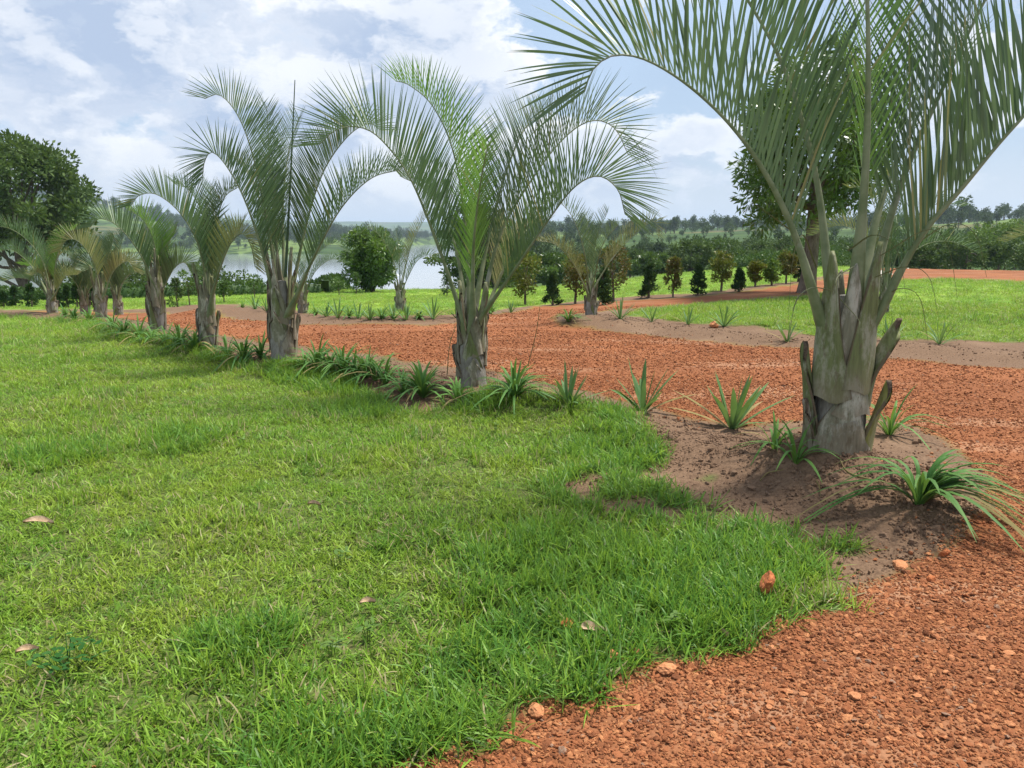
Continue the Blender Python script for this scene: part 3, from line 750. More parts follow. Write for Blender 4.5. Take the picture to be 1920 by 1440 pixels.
F1 = [
 ([(1535,585,-.02),(1490,440,-.06),(1435,325,-.1),(1370,235,-.14),(1290,160,-.2),(1210,112,-.24),(1150,104,-.26),(1112,130,-.28),(1096,172,-.28)], M_PALM, 1.15),
 ([(1555,540,.1),(1530,330,.2),(1475,140,.3),(1405,5,.4),(1330,-110,.5),(1230,-170,.6),(1150,-150,.65)], M_PALM, 1.1),
 ([(1602,560,-.08),(1622,330,-.14),(1628,120,-.2),(1622,-80,-.3),(1600,-260,-.6),(1590,-340,-1.0)], M_PALMG, 1.1),
 ([(1625,560,.06),(1695,330,.16),(1775,150,.24),(1850,-5,.3),(1930,-130,.3),(2030,-180,.3)], M_PALM, 1.15),
 ([(1650,585,-.1),(1722,450,-.2),(1810,345,-.3),(1890,250,-.4),(1975,165,-.45),(2065,120,-.5),(2150,150,-.5)], M_PALM, 1.1),
 ([(1610,560,.2),(1655,370,.45),(1720,220,.8),(1770,130,1.3),(1810,110,1.7)], M_PALM, 1.0),
]
for i, (pts, mat, sc) in enumerate(F1):
    Wd = np.array([at(u, v, p[1] + dy) for u, v, dy in pts]); b = np.array([p[0], p[1], p[2] + .50]); d = Wd[0] - b
    add_frond(root, p, np.vstack([(b + np.array([d[0], d[1], 0]) * .30)[None], (b + d * (.62, .62, .55))[None], Wd]), .88 * sc, 58, .0215, mat, 500 + i, .050, .32, seg=7, spread=.34)
gr_ = np.random.default_rng(33)
for (u0, v0, u1, v1, u2, v2, dy) in ((1530,500,1505,440,1478,600,-.3),(1480,430,1440,400,1392,425,-.2),(1590,470,1640,440,1700,560,-.35),(1650,480,1740,430,1795,560,-.3),(1640,520,1700,500,1760,600,-.3),(1560,545,1520,540,1478,660,-.3),(1700,470,1780,420,1850,520,-.25),(1575,560,1610,600,1612,690,-.3),(1600,500,1570,520,1568,640,-.3),(1655,560,1690,540,1740,640,-.2)):
    Q, ln = spline([at(u0, v0, p[1] + dy * .6), at(u1, v1, p[1] + dy), at((u1 + u2) / 2 + (u2 - u1) * .2, (v1 + v2) / 2 - 30, p[1] + dy * 1.2), at(u2, v2, p[1] + dy * 1.4)], 16)
    mb = MB(); tube(mb, Q - p, np.interp(np.linspace(0, 1, 16), [0, .3, 1], [.007, .006, .0015]), 4, squash=np.full(16, .4)); link('rein', mb.mesh('rein', [M_PALMY], True), root)
# --- second palm
P2 = [
 ([(868,600,0),(828,480,-.1),(772,340,-.2),(715,262,-.25),(672,238,-.3),(630,244,-.3),(598,272,-.3)], M_PALM, 1.12),
 ([(882,590,.05),(872,420,.15),(850,285,.25),(812,200,.3),(768,160,.35),(742,152,.4)], M_PALMG, .95),
 ([(900,600,.1),(938,440,.25),(1010,318,.45),(1065,252,.6),(1112,226,.7),(1152,240,.75),(1178,290,.75)], M_PALM, 1.1),
 ([(900,600,-.06),(955,520,-.22),(1030,410,-.4),(1078,350,-.5),(1122,330,-.55),(1158,355,-.6),(1172,402,-.6)], M_PALM, 1.1),
 ([(888,590,.15),(920,430,.5),(950,320,.8),(985,240,1.2),(1020,210,1.6)], M_PALM, .95),
 ([(886,590,-.12),(888,460,-.3),(900,350,-.55),(915,270,-.9)], M_PALMG, .8),
 ([(876,600,.15),(850,450,.5),(800,360,1.0),(750,330,1.5)], M_PALM, .9),
 ([(905,600,.2),(960,470,.7),(1000,420,1.2),(1020,420,1.6)], M_PALMY, .75),
]
palm('triangle_palm', foot(1), 'grey-green triangle palm in the middle, second from the right in the near row', G1, .72, .14, P2, 2, .74, 80, .0165, 9, .042, 5)
P3 = [
 ([(522,560,0),(500,410,-.1),(472,285,-.15),(445,215,-.2),(412,178,-.2),(384,185,-.2)], M_PALM, 1.0),
 ([(516,565,-.05),(482,440,-.2),(452,360,-.3),(420,305,-.35),(396,285,-.4),(383,305,-.4),(380,335,-.4)], M_PALM, .95),
 ([(528,550,.1),(512,400,.2),(505,290,.3),(500,200,.4)], M_PALM, .85),
 ([(545,560,.05),(572,430,.15),(605,325,.2),(650,258,.25),(690,232,.3),(715,245,.3)], M_PALM, 1.0),
 ([(552,565,-.1),(592,475,-.25),(640,390,-.35),(695,335,-.45),(752,318,-.5)], M_PALM, .9),
 ([(535,550,.2),(530,400,.5),(540,290,.8),(560,220,1.2)], M_PALM, .9),
 ([(530,560,.15),(500,420,.5),(470,330,1.0),(440,300,1.4)], M_PALMY, .8),
]
r3 = palm('triangle_palm', foot(2), 'tall palm with a bare upright spear leaf, third from right in the near row', G1, .95, .15, P3, 3, .66, 74, .0165, 11, .042, 5)
mb = MB(); f3 = foot(2); sp, _ = spline([at(535, 520, f3[1]), at(545, 330, f3[1]), at(553, 150, f3[1])], 14); tube(mb, sp - f3, np.linspace(.018, .005, 14), 6)
link('spear_leaf', mb.mesh('spear_leaf', [M_PALM], True), r3)
P4 = [
 ([(388,545,0),(372,460,-.1),(338,400,-.2),(295,365,-.25),(262,366,-.3),(246,385,-.3)], M_PALM, .95),
 ([(392,540,.05),(384,420,.15),(358,360,.25),(328,345,.3)], M_PALM, .8),
 ([(396,540,.1),(406,430,.2),(420,372,.3),(448,350,.4)], M_PALM, .8),
 ([(400,545,-.1),(425,470,-.25),(452,438,-.35),(470,460,-.4),(478,500,-.4)], M_PALMY, .7),
 ([(392,540,.2),(400,420,.5),(395,350,.9)], M_PALM, .8),
 ([(398,545,.2),(430,460,.6),(455,420,1.0)], M_PALM, .75),
]
palm('triangle_palm', foot(3), 'slim-trunked triangle palm, fourth from the right in the near row', G1, .75, .115, P4, 4, .62, 60, .017, 7, .038)
P5 = [
 ([(298,545,0),(290,460,.1),(268,412,.15),(240,394,.2)], M_PALMG, .9),
 ([(292,545,-.05),(262,475,-.2),(222,425,-.3),(188,410,-.35),(170,425,-.4)], M_PALM, .95),
 ([(304,545,.05),(325,505,.1),(345,492,.15),(358,510,.2)], M_PALM, .8),
 ([(302,545,.1),(312,470,.3),(330,430,.5)], M_PALM, .8),
 ([(296,545,.2),(285,470,.6),(262,440,1.1)], M_PALMY, .8),
]
palm('triangle_palm', foot(4), 'stout triangle palm with one bright green frond, fifth from the right in the near row', G1, .85, .12, P5, 5, .62, 54, .018, 8, .042)
P6 = [
 ([(188,555,0),(176,495,-.1),(150,455,-.2),(126,450,-.3),(112,470,-.3)], M_PALMY, .95),
 ([(192,555,.1),(200,495,.2),(214,445,.3)], M_PALM, .9),
 ([(194,555,0),(212,510,.1),(238,490,.2),(252,508,.2)], M_PALMY, .8),
 ([(190,555,.2),(186,490,.5),(170,440,.9)], M_PALM, .8),
]
palm('triangle_palm', foot(5), 'yellowish triangle palm, sixth from the right in the near row', G1, .7, .12, P6, 6, .60, 50, .018, 6, .042)
P7 = [
 ([(96,555,0),(80,490,-.1),(45,445,-.2),(5,425,-.3),(-25,435,-.3)], M_PALM, 1.0),
 ([(100,555,.1),(105,490,.2),(122,440,.3),(140,430,.4)], M_PALMG, .85),
 ([(92,555,.1),(60,500,.3),(25,470,.5),(0,470,.7)], M_PALM, .9),
 ([(102,555,-.1),(122,520,-.2),(145,515,-.2)], M_PALMY, .7),
]
palm('triangle_palm', foot(6), 'dark triangle palm with a long left-arching frond, seventh from the right in the near row', G1, .65, .105, P7, 7, .62, 50, .018, 6, .04)
for k_, lab in ((7, 'pale thin triangle palm just right of the leftmost one'), (8, 'leftmost triangle palm of the near row, cut by the frame')):
    f = foot(k_) + np.array([0, .9 * (k_ - 6), 0]); f[2] = z_at(f[0], f[1])
    r_ = palm_base('triangle_palm', f, lab, G1, .5, .11, k_, 5)
    extra_fronds(r_, f, .5, 7, 1.5, 60 + k_, .5, 32, .025, [M_PALM, M_PALMY, M_PALM, M_PALMG], .036, az0=.4 * k_)
# --- far side of the path
def back(u, v, label, h, r, fr, seed, dz=.05, **kw):
    q = px(u, v, dz); f = np.array([q[0], q[1], z_at(q[0], q[1]) - .01])
    return palm('small_triangle_palm', f, label, G2, h, r, fr, seed, kw.get('L', .46), kw.get('n', 36), kw.get('w', .0165), 5, .030)
back(1108, 587, 'airy palm on a soil mound between the branching paths, yellowing right frond', .45, .11, [
 ([(1104,535,0),(1094,465,-.1),(1072,405,-.2),(1042,376,-.25),(1016,384,-.3)], M_PALM, 1.0),
 ([(1100,545,-.1),(1072,490,-.3),(1040,458,-.45),(1008,452,-.55)], M_PALMY, .8),
 ([(1110,530,.1),(1118,450,.2),(1140,395,.3)], M_PALM, .9),
 ([(1114,540,0),(1148,485,.1),(1190,440,.2),(1226,415,.2),(1232,440,.2)], M_PALMY, 1.0),
 ([(1108,530,.2),(1104,450,.5),(1100,400,.9)], M_PALM, .9),
 ([(1112,535,-.1),(1130,460,-.4),(1160,420,-.7)], M_PALM, .8)], 21, .18)
back(751, 580, 'small palm on the meadow edge beside the round leafy tree', .55, .13, [
 ([(746,535,0),(735,482,-.1),(712,442,-.2),(688,428,-.25),(674,440,-.3)], M_PALM, .85),
 ([(754,535,.1),(768,470,.2),(788,425,.3),(808,395,.4),(822,395,.4)], M_PALMY, .9),
 ([(756,540,-.1),(780,492,-.2),(805,478,-.3),(822,490,-.3)], M_PALM, .75),
 ([(750,530,.2),(748,470,.4),(742,430,.8)], M_PALM, .8),
 ([(752,530,.1),(765,480,.6),(775,440,1.0)], M_PALM, .8)], 22)
back(568, 583, 'small palm half hidden behind the tall spear palm', .5, .12, [
 ([(571,545,0),(580,505,.1),(603,468,.2),(628,456,.2),(648,472,.2)], M_PALM, .8),
 ([(572,548,-.1),(592,508,-.2),(622,486,-.3),(648,494,-.3)], M_PALM, .75),
 ([(566,545,.1),(555,500,.2),(535,470,.4)], M_PALM, .75),
 ([(568,540,.2),(572,490,.6),(585,450,1.0)], M_PALM, .75)], 23)
for (u, v, size, s_, lab) in ((1655, 585, 2.9, 31, 'palm mostly hidden behind the big foreground palm, frond tip showing at its right'),
                              (2040, 600, 3.0, 32, 'palm beyond the right edge of the frame with a frond tip showing'),
                              (222, 588, 1.7, 33, 'low palm with drooping yellow-green fronds behind the sixth palm'),
                              (160, 586, 1.5, 34, 'little palm far left among the row of small cypresses')):
    q = px(u, v, .03); f = np.array([q[0], q[1], z_at(q[0], q[1])])
    r_ = palm_base('small_triangle_palm', f, lab, G2, .5, .12, s_, 5)
    extra_fronds(r_, f, .5, 7, size, s_ + 3, .55, 36, .024, [M_PALM, M_PALMY, M_PALM], .034, az0=R(8), arch=1.3)

# ------------------------------------------------------------------ strap-leaved border plants
M_STRAPD = leaf_mat('strap_leaf_withered', (.22, .185, .07), (.30, .23, .11), .2, 5.0, .7, .1)
def strap_leaf(az, L, w, rise, curl, g, mat, seg=7):
    s = np.linspace(0, 1, seg + 1)
    out = L * (math.sin(rise) * s + curl * .45 * s ** 2); up = L * (math.cos(rise) * s - curl * .75 * s ** 2.2)
    wid = w * np.interp(s, [0, .2, .6, .9, 1], [.55, .9, 1, .5, .04])
    h = np.array([math.cos(az), math.sin(az), 0]); sd = np.array([-math.sin(az), math.cos(az), 0])
    C = out[:, None] * h + up[:, None] * np.array([0, 0, 1]) + sd * (.05 * L * g.normal() * s ** 2)[:, None]
    T = nrm(np.gradient(C, axis=0)); N = nrm(np.cross(T, sd))
    V = np.stack([C - sd * wid[:, None] * .5 + N * wid[:, None] * .16 * -1, C, C + sd * wid[:, None] * .5 + N * wid[:, None] * .16 * -1], 1)
    i = np.arange(seg)[:, None] * 3 + np.arange(2)[None]
    F = np.stack([i, i + 1, i + 4, i + 3], -1).reshape(-1, 4)
    return V.reshape(-1, 3), F
def border_plant(u, v, n, L, w, label, group, seed, kind='arch', parts=False, dz=.1, mat=None, bias=None):
    g = np.random.default_rng(seed); p = ground(u, v) - (0, 0, .015)
    root = empty('border_lily', p) ; tag(root, label, 'plant', group)
    mt = mat or (M_STRAP if kind == 'arch' else M_STRAPB)
    n = int(n * (1.9 if kind == 'arch' else 1.15)); L *= 1.12; w *= 1.1
    mb = MB()
    for i in range(n):
        f = i / max(n - 1, 1); az = i * 2.4 + g.normal(0, .3)
        if bias is not None and g.random() < .6: az = bias + g.normal(0, .7)
        if kind == 'arch': rise = R(5 + 30 * f + g.normal(0, 6)); curl = .45 + .75 * f + g.normal(0, .12)
        else: rise = R(6 + 52 * f + g.normal(0, 5)); curl = .08 + .22 * f + g.normal(0, .05)
        if u == 1722: curl = curl * 1.25 + .1
        ln = L * g.uniform(.75, 1.08)
        V, F = strap_leaf(az, ln, w * g.uniform(.8, 1.1), max(rise, .05), max(curl, .02), g, mt)
        V = V + np.array([math.cos(az), math.sin(az), 0]) * .012 * g.random()
        dead = f > .72 and g.random() < .28
        if parts: link('leaf', make_mesh('leaf', V, F, True, [M_STRAPD if dead else mt]), root)
        else: mb.add(V, F, int(dead))
    if not parts: link('leaves', mb.mesh('leaves', [mt, M_STRAPD], True), root)
    return root
GB = 'strap-leaved plants lining the near row of palms'
BP = [ # u, v, n, L, w, kind, label
 (1722,945,34,.62,.026,'arch','big lily clump with leaves arching right, nearest the right edge below the large palm',None,0.0),
 (1492,868,9,.42,.022,'arch','sparse lily at the left foot of the large palm',M_STRAPL,None),
 (1452,842,7,.34,.018,'arch','thin straggly lily left of the large palm',M_STRAPL,None),
 (1668,815,14,.50,.020,'arch','lily behind the right side of the large palm trunk',None,None),
 (1372,803,16,.54,.046,'spike','spiky fan plant nearest to the large palm on its left',None,None),
 (1205,772,14,.46,.044,'spike','spiky fan plant midway between the large and second palms, bare soil on both sides',None,None),
 (1066,760,14,.37,.034,'spike','small spiky plant just right of the lush clump by the second palm',None,None),
 (965,748,30,.50,.026,'arch','full lily clump at the right side of the second palm',None,None),
 (858,752,12,.36,.024,'arch','light green lily directly in front of the second palm trunk',M_STRAPL,None),
 (792,745,30,.52,.027,'arch','full lily clump at the left side of the second palm',None,None),
 (722,720,14,0.54,.026,'arch','first lily left of the full clump beside the second palm',None,None),
 (688,708,16,0.52,.026,'arch','second lily left of the full clump beside the second palm',None,None),
 (644,700,18,0.54,.026,'arch','third lily left of the full clump beside the second palm',None,None),
 (596,692,16,0.52,.026,'arch','lily nearest to the right side of the spear palm',None,None),
 (756,738,12,.40,.024,'arch','low lily squeezed between the full clump and the first lily left of the second palm',None,None),
 (705,714,12,.42,.024,'arch','low filler lily between the first and second lilies left of the full clump',M_STRAPL,None),
 (666,705,12,.44,.024,'arch','low filler lily between the second and third lilies left of the full clump',None,None),
 (620,697,14,.42,.024,'arch','low filler lily between the third lily and the spear palm lily',M_STRAPL,None),
 (572,688,10,.34,.024,'arch','smallest lily right at the foot of the spear palm',None,None),
 (426,668,12,.40,.024,'arch','low lily at the right foot of the slim fourth palm',None,None),
 (312,644,12,.40,.024,'arch','low lily at the right foot of the stout fifth palm',M_STRAPL,None),
 (286,640,12,.38,.024,'arch','low lily in front of the stout fifth palm trunk',None,None),
 (490,672,14,0.46,.026,'arch','lily touching the left side of the spear palm',None,None),
 (458,676,20,0.50,.026,'arch','larger lily between the fourth palm and the spear palm',None,None),
 (366,655,16,0.50,.026,'arch','lily at the left foot of the slim fourth palm',None,None),
 (338,648,18,0.52,.026,'arch','lily between the fourth and fifth palms, nearer the fifth',None,None),
 (262,636,18,0.50,.026,'arch','lily at the left foot of the stout fifth palm',None,None),
 (232,628,16,0.50,.026,'arch','lily midway between the fifth and sixth palms',None,None),
 (212,618,14,0.48,.026,'arch','lily at the right foot of the sixth palm',None,None),
 (168,606,18,.42,.028,'arch','lily at the left foot of the sixth palm',None,None),
 (140,600,18,.44,.028,'arch','lily midway between the sixth and seventh palms',None,None),
 (122,594,14,.40,.028,'arch','lily at the right foot of the seventh palm',None,None),
]
for i, (u, v, n, L, w, kd, lab, mt, bias) in enumerate(BP):
    border_plant(u, v, n, L, w, lab, GB, 900 + i, kd, i < 10, .12, mt, bias)
GI = 'plants along the soil edge of the island lawn'
for i, (u, v, n, L, lab) in enumerate([(1066,604,16,.40,'drooping lily on the left flank of the small soil mound'),(1163,598,13,.42,'spiky plant just right of the palm on the soil mound'),(1222,603,9,.36,'first thin plant right of the spiky one along the island edge'),(1290,608,10,.36,'second thin plant along the island edge'),(1358,612,14,.44,'spiky plant by the pale stone on the island edge'),(1476,640,9,.34,'tiny sprout left of the large palm trunk on the far soil strip'),(1666,640,14,.42,'spiky plant seen right of the large palm trunk on the island edge'),(1762,645,12,.40,'rightmost spiky plant on the island edge')]):
    border_plant(u, v, n, L, .03, lab, GI, 950 + i, 'arch' if i == 0 else 'spike', False, .08)
NUM = ['first','second','third','fourth','fifth','sixth','seventh','eighth','ninth','tenth','eleventh','twelfth','thirteenth','fourteenth','fifteenth','sixteenth','seventeenth']
GC = 'plants along the meadow edge'
for i, u in enumerate([455,478,500,592,612,634,655,672,694,716,738,762,786,812,856,920,958]):
    v = np.interp(u, [455, 520, 600, 700, 800, 870, 960], [577, 583, 592, 598, 598, 594, 584]) + (i % 3)
    border_plant(u, v, 9 + (i * 5) % 7, .30 + .05 * ((i * 7) % 4), .030, 'small strap-leaved plant, %s from the left along the meadow edge' % NUM[i], GC, 980 + i, 'spike' if i % 3 else 'arch', False, .05)

# ------------------------------------------------------------------ trees, shrubs and hedge
def crown(C, rad, n_per, L, W, g, up=.25, flat=1.0, out=.7):
    """leaves gathered in clumps: C clump centres (k,3), rad (k,)"""
    k = len(C); idx = np.repeat(np.arange(k), n_per)
    d = nrm(g.normal(size=(len(idx), 3))); rr = rad[idx] * g.random(len(idx)) ** .45
    P = C[idx] + d * rr[:, None] * (1, 1, flat)
    D = nrm(d * out + g.normal(0, .5, (len(idx), 3)) + np.array([0, 0, up]))
    return leaves(P, D, L * g.uniform(.7, 1.2, len(idx)), W * g.uniform(.7, 1.2, len(idx)), g)
def tree(name, label, p, H_, r, cw, ch, cz, nclump, nper, L, W, mat, seed, group=None, cat='tree', clump_r=.32, limbs=9, shape='round', up=.2, bark=None, low=-.75):
    """cw, ch: half width and half height of the crown, cz: height of its middle"""
    g = np.random.default_rng(seed); root = empty(name, p); tag(root, label, cat, group)
    d = nrm(g.normal(size=(nclump * 3, 3))); d = d[d[:, 2] > low][:nclump]
    rr = g.uniform(.45, 1, len(d))[:, None] ** .6
    if shape == 'cone':
        z = g.random(len(d)) ** .8; a = g.uniform(0, 6.28, len(d)); w = (1 - z) ** .75 * .95 + .04; q = g.uniform(.6, 1, len(d))
        C = np.stack([cw * w * q * np.cos(a), cw * w * q * np.sin(a), cz - ch + 2 * ch * z], 1)
    elif shape == 'tiers':
        z = np.round(g.random(len(d)) * 6) / 6; a = g.uniform(0, 6.28, len(d)); w = np.interp(z, [0, .35, 1], [.8, 1, .35]) * np.sqrt(g.random(len(d)))
        C = np.stack([cw * w * np.cos(a), cw * w * np.sin(a), cz - ch + 2 * ch * z + .06 * ch * g.normal(size=len(d))], 1)
    else:
        C = d * rr * (cw, cw, ch) + (0, 0, cz)
        C[:, :2] *= (1 + .18 * np.sin(np.arctan2(C[:, 1], C[:, 0]) * 3 + seed))[:, None]
    base_r = clump_r * min(cw, ch) if shape != 'cone' else clump_r * cw
    rad = base_r * g.uniform(.65, 1.3, len(C))
    mb = MB(); ht = cz + ch * (.35 if shape == 'round' else .9)
    t = np.linspace(0, 1, 9)
    P = np.stack([.06 * H_ * np.sin(t * 2.2 + seed) * t * .6, .05 * H_ * np.sin(t * 1.7 + seed * 2) * t * .6, -.1 + t * (ht + .1)], 1)
    tube(mb, P, np.interp(t, [0, .08, .6, 1], [r * 1.35, r, r * .7, r * .25]), 9)
    for c in C[g.permutation(len(C))[:limbs]]:
        s = P[int(g.integers(3, 7))] if cz - ch > .15 * H_ else P[int(g.integers(1, 5))]
        m = (s + c) / 2 + np.array([0, 0, -.08 * ch]) + g.normal(0, .05 * cw, 3)
        q, _ = spline([s, m, c], 9); tube(mb, q, np.linspace(r * .42, r * .06, 9), 6)
    link('trunk', mb.mesh('trunk', [bark or M_BARK], True), root)
    V, F = crown(C, rad, nper, L, W, g, up, .35 if shape == 'tiers' else .9)
    link('crown', make_mesh('crown', V, F, False, [mat]), root)
    return root
M_TDARK = leaf_mat('tree_leaf_dark', (.044, .082, .024), (.096, .148, .040), .18, .5, .6, .15)
M_TMID = leaf_mat('tree_leaf_mid', (.040, .085, .020), (.085, .150, .032), .22, .8, .4, .35)
M_MANGO = leaf_mat('mango_leaf', (.045, .100, .020), (.125, .210, .034), .22, 1.6, .35, .45)
M_CYP = leaf_mat('cypress_leaf', (.020, .052, .020), (.040, .085, .028), .12, 3, .6, .15)
M_BRONZE = leaf_mat('bronze_leaf', (.150, .085, .028), (.165, .150, .035), .22, 2.2, .5, .25, (.075, .10, .028), .62)
M_GOLD = leaf_mat('gold_leaf', (.200, .175, .030), (.130, .150, .030), .25, 2.2, .5, .25, (.07, .10, .02), .66)
M_HEDGE = leaf_mat('hedge_leaf', (.034, .078, .022), (.070, .130, .034), .18, .7, .5, .2)
M_EUC = leaf_mat('far_leaf', (.034, .062, .024), (.070, .110, .036), .15, .05, .6, .15)
M_LIGHT = leaf_mat('light_leaf', (.085, .160, .028), (.125, .205, .040), .28, 1.2, .45, .3)
def tp(u, v):
    q = px(u, v); return np.array([q[0], q[1], z_at(q[0], q[1])])
def by(u, vb, Y=None):
    """foot of something at distance Y whose base is hidden"""
    x = (u - 960) / FPX * Y / 1.0; return np.array([x, Y, float(zbase(np.array(x), np.array(Y)))])
def span(p, v0, v1):
    """metres between two photo rows at the distance of p"""
    return at(960, v0, p[1])[2] - at(960, v1, p[1])[2]
# mango-like tree behind the large palm
p = tp(1512, 550); top = at(1512, 85, p[1])[2] - p[2]; bot = at(1512, 482, p[1])[2] - p[2]
tree('mango_tree', 'leafy tall tree standing on the gravel behind the large palm', p, top, .22, 2.05, (top - bot) / 2, (top + bot) / 2, 95, 150, .24, .07, M_MANGO, 71, clump_r=.24, limbs=16, up=-.25)
# big tree on the left
p = by(50, 0, 60.0); cz = at(60, 350, 60)[2] - p[2]
tree('shade_tree', 'large dark spreading tree at the left edge behind the palms', p, 12, .38, 5.7, 4.3, cz - .7, 105, 210, .42, .20, M_TDARK, 72, clump_r=.27, limbs=26, low=-.9)
# round tree, tiered tree
p = tp(700, 548); top = at(700, 432, p[1])[2] - p[2]
tree('round_mango_tree', 'round bright leafy tree standing alone on the meadow', p, top, .09, 1.35, top * .45, top * .55, 70, 210, .22, .07, M_MANGO, 73, clump_r=.3, limbs=12, up=-.3, low=-1)
p = by(905, 0, 48.0); top = at(905, 398, 48)[2] - p[2]
tree('tiered_tree', 'dark tiered tree behind the second palm', p, top, .14, 3.2, top * .46, top * .56, 110, 110, .22, .12, M_TDARK, 74, shape='tiers', clump_r=.26, limbs=26)
# row of clipped shrubs along the branch path
SH = [(985,572,466,'gold'),(1036,574,516,'cyp'),(1078,570,470,'bronze'),(1130,572,505,'cyp'),(1150,563,456,'bronze'),(1217,558,498,'cyp'),(1262,556,478,'thin'),(1308,552,500,'cyp'),(1352,545,470,'gold'),(1385,546,505,'cyp'),(1416,538,487,'gold'),(1447,536,488,'light'),(1474,532,470,'bronze'),(1496,529,500,'cyp')]
names = {'gold': ('golden_shrub', 'golden-green shrub', M_GOLD), 'bronze': ('bronze_shrub', 'bronze-leaved upright shrub', M_BRONZE), 'thin': ('bronze_shrub', 'thin bronze column shrub', M_BRONZE), 'cyp': ('cypress_shrub', 'dark green cypress cone', M_CYP), 'light': ('green_shrub', 'light green rounded shrub', M_LIGHT)}
ordn = ['first', 'second', 'third', 'fourth', 'fifth', 'sixth', 'seventh', 'eighth', 'ninth', 'tenth', 'eleventh', 'twelfth', 'thirteenth', 'fourteenth']
for i, (u, vb, vt, kd) in enumerate(SH):
    p = tp(u, vb); h = at(u, vt, p[1])[2] - p[2]; nm, wd, mt = names[kd]
    lab = '%s, %s from the left in the shrub row along the branch path' % (wd, ordn[i])
    if kd == 'cyp': tree(nm, lab, p, h, .035, h * .30, h * .47, h * .52, 46, 46, .09, .035, mt, 200 + i, 'shrub row along the branch path', 'shrub', .30, 4, 'cone', .9)
    elif kd == 'thin': tree(nm, lab, p, h, .03, h * .15, h * .42, h * .56, 30, 34, .10, .055, mt, 200 + i, 'shrub row along the branch path', 'shrub', .5, 5, 'round', .3, low=-1)
    else: tree(nm, lab, p, h, .04, h * (.26 if kd != 'light' else .34), h * .40, h * .58, 36, 34, .10, .06, mt, 200 + i, 'shrub row along the branch path', 'shrub', .36, 7, 'round', .3, low=-1)
# saplings on the meadow
for i, (u, vb, vt, kd, lab) in enumerate([(668,552,512,'cone','grey-green conifer sapling left of the round tree'),(636,555,520,'round','low bushy sapling near the hedge left of the round tree'),(478,560,515,'round','small palm-like sapling near the hedge left of the spear palm'),(356,572,505,'round','slender leafy sapling between the fourth and fifth palms'),(333,575,520,'cone','little tiered pine sapling right of the fifth palm'),(420,568,528,'round','low sapling right of the fourth palm on the meadow'),(838,556,512,'cone','dark conifer sapling left of the second palm by the hedge'),(870,556,505,'cone','taller dark conifer sapling behind the second palm')]):
    p = tp(u, vb); h = at(u, vt, p[1])[2] - p[2]
    if kd == 'cone': tree('conifer_sapling', lab, p, h, .025, h * .26, h * .45, h * .52, 30, 18, .12, .035, M_TMID, 240 + i, 'saplings on the meadow', 'sapling', .3, 6, 'cone', .2)
    else: tree('sapling', lab, p, h, .022, h * .28, h * .33, h * .65, 18, 22, .12, .05, M_TMID, 240 + i, 'saplings on the meadow', 'sapling', .42, 7, 'round', .2, low=-1)
for i, u in enumerate([112, 128, 146, 162, 178, 60, 8, 30]):
    p = tp(u, 577 - (i % 2)); h = .62 + .08 * (i % 3)
    tree('cypress_shrub', 'small dark cypress cone, %s from the left edge behind the palms' % NUM[[3, 4, 5, 6, 7, 2, 0, 1][i]], p, h, .03, h * .27, h * .46, h * .52, 30, 36, .09, .035, M_CYP, 260 + i, 'cypress cones at the far left', 'shrub', .30, 4, 'cone', .9)

def hedge(name, label, line, hgt, wid, seed, dens=330):
    g = np.random.default_rng(seed); P = np.array(line, float)
    seg = np.linalg.norm(np.diff(P, axis=0), axis=1); tot = seg.sum(); n = int(tot * dens); s = g.uniform(0, tot, n); cum = np.concatenate([[0], np.cumsum(seg)])
    x = np.interp(s, cum, P[:, 0]); y = np.interp(s, cum, P[:, 1]); z = zbase(x, y)
    hh = hgt * (.70 + .55 * fbm(s * .55, s * 0 + seed, 4)); a = g.uniform(0, 2 * np.pi, n)
    rr = .7 + .3 * g.random(n)
    off = np.cos(a) * wid * .5 * rr; zz = hh * (.5 + .5 * np.sin(a) * rr)
    i = np.clip(np.searchsorted(cum, s) - 1, 0, len(seg) - 1); t = np.diff(P, axis=0)[i] / seg[i][:, None]; nx, ny = -t[:, 1], t[:, 0]
    B = np.stack([x + nx * off, y + ny * off, z + zz], 1)
    D = nrm(np.stack([nx * np.cos(a), ny * np.cos(a), np.sin(a) + .3], 1) + g.normal(0, .6, (n, 3)))
    V, F = leaves(B, D, g.uniform(.09, .20, n), g.uniform(.05, .11, n), g)
    o = empty(name, (P[0][0], P[0][1], float(zbase(P[0][0], P[0][1])))); tag(o, label, 'hedge')
    f = link('foliage', make_mesh('foliage', V - np.array(o.location), F, False, [M_HEDGE]), o); f['kind'] = 'stuff'
    # stems and dense inner growth
    mb = MB(); m = int(tot / .5); ss = np.linspace(0, tot, m); xx = np.interp(ss, cum, P[:, 0]); yy = np.interp(ss, cum, P[:, 1]); z0 = zbase(xx, yy)
    top = z0 + hgt * .72
    i = np.clip(np.searchsorted(cum, ss) - 1, 0, len(seg) - 1); t = np.diff(P, axis=0)[i] / seg[i][:, None]; nv = np.stack([-t[:, 1], t[:, 0]], 1) * wid * .3
    ring = np.stack([np.stack([xx - nv[:, 0], yy - nv[:, 1], z0 - .1], 1), np.stack([xx - nv[:, 0], yy - nv[:, 1], top], 1), np.stack([xx + nv[:, 0], yy + nv[:, 1], top], 1), np.stack([xx + nv[:, 0], yy + nv[:, 1], z0 - .1], 1)], 1)
    j = np.arange(m - 1)[:, None] * 4 + np.arange(3)[None]
    mb.add(ring.reshape(-1, 3) - np.array(o.location), np.stack([j, j + 1, j + 5, j + 4], -1).reshape(-1, 4))
    link('inner_growth', mb.mesh('inner_growth', [M_HEDGE]), o)
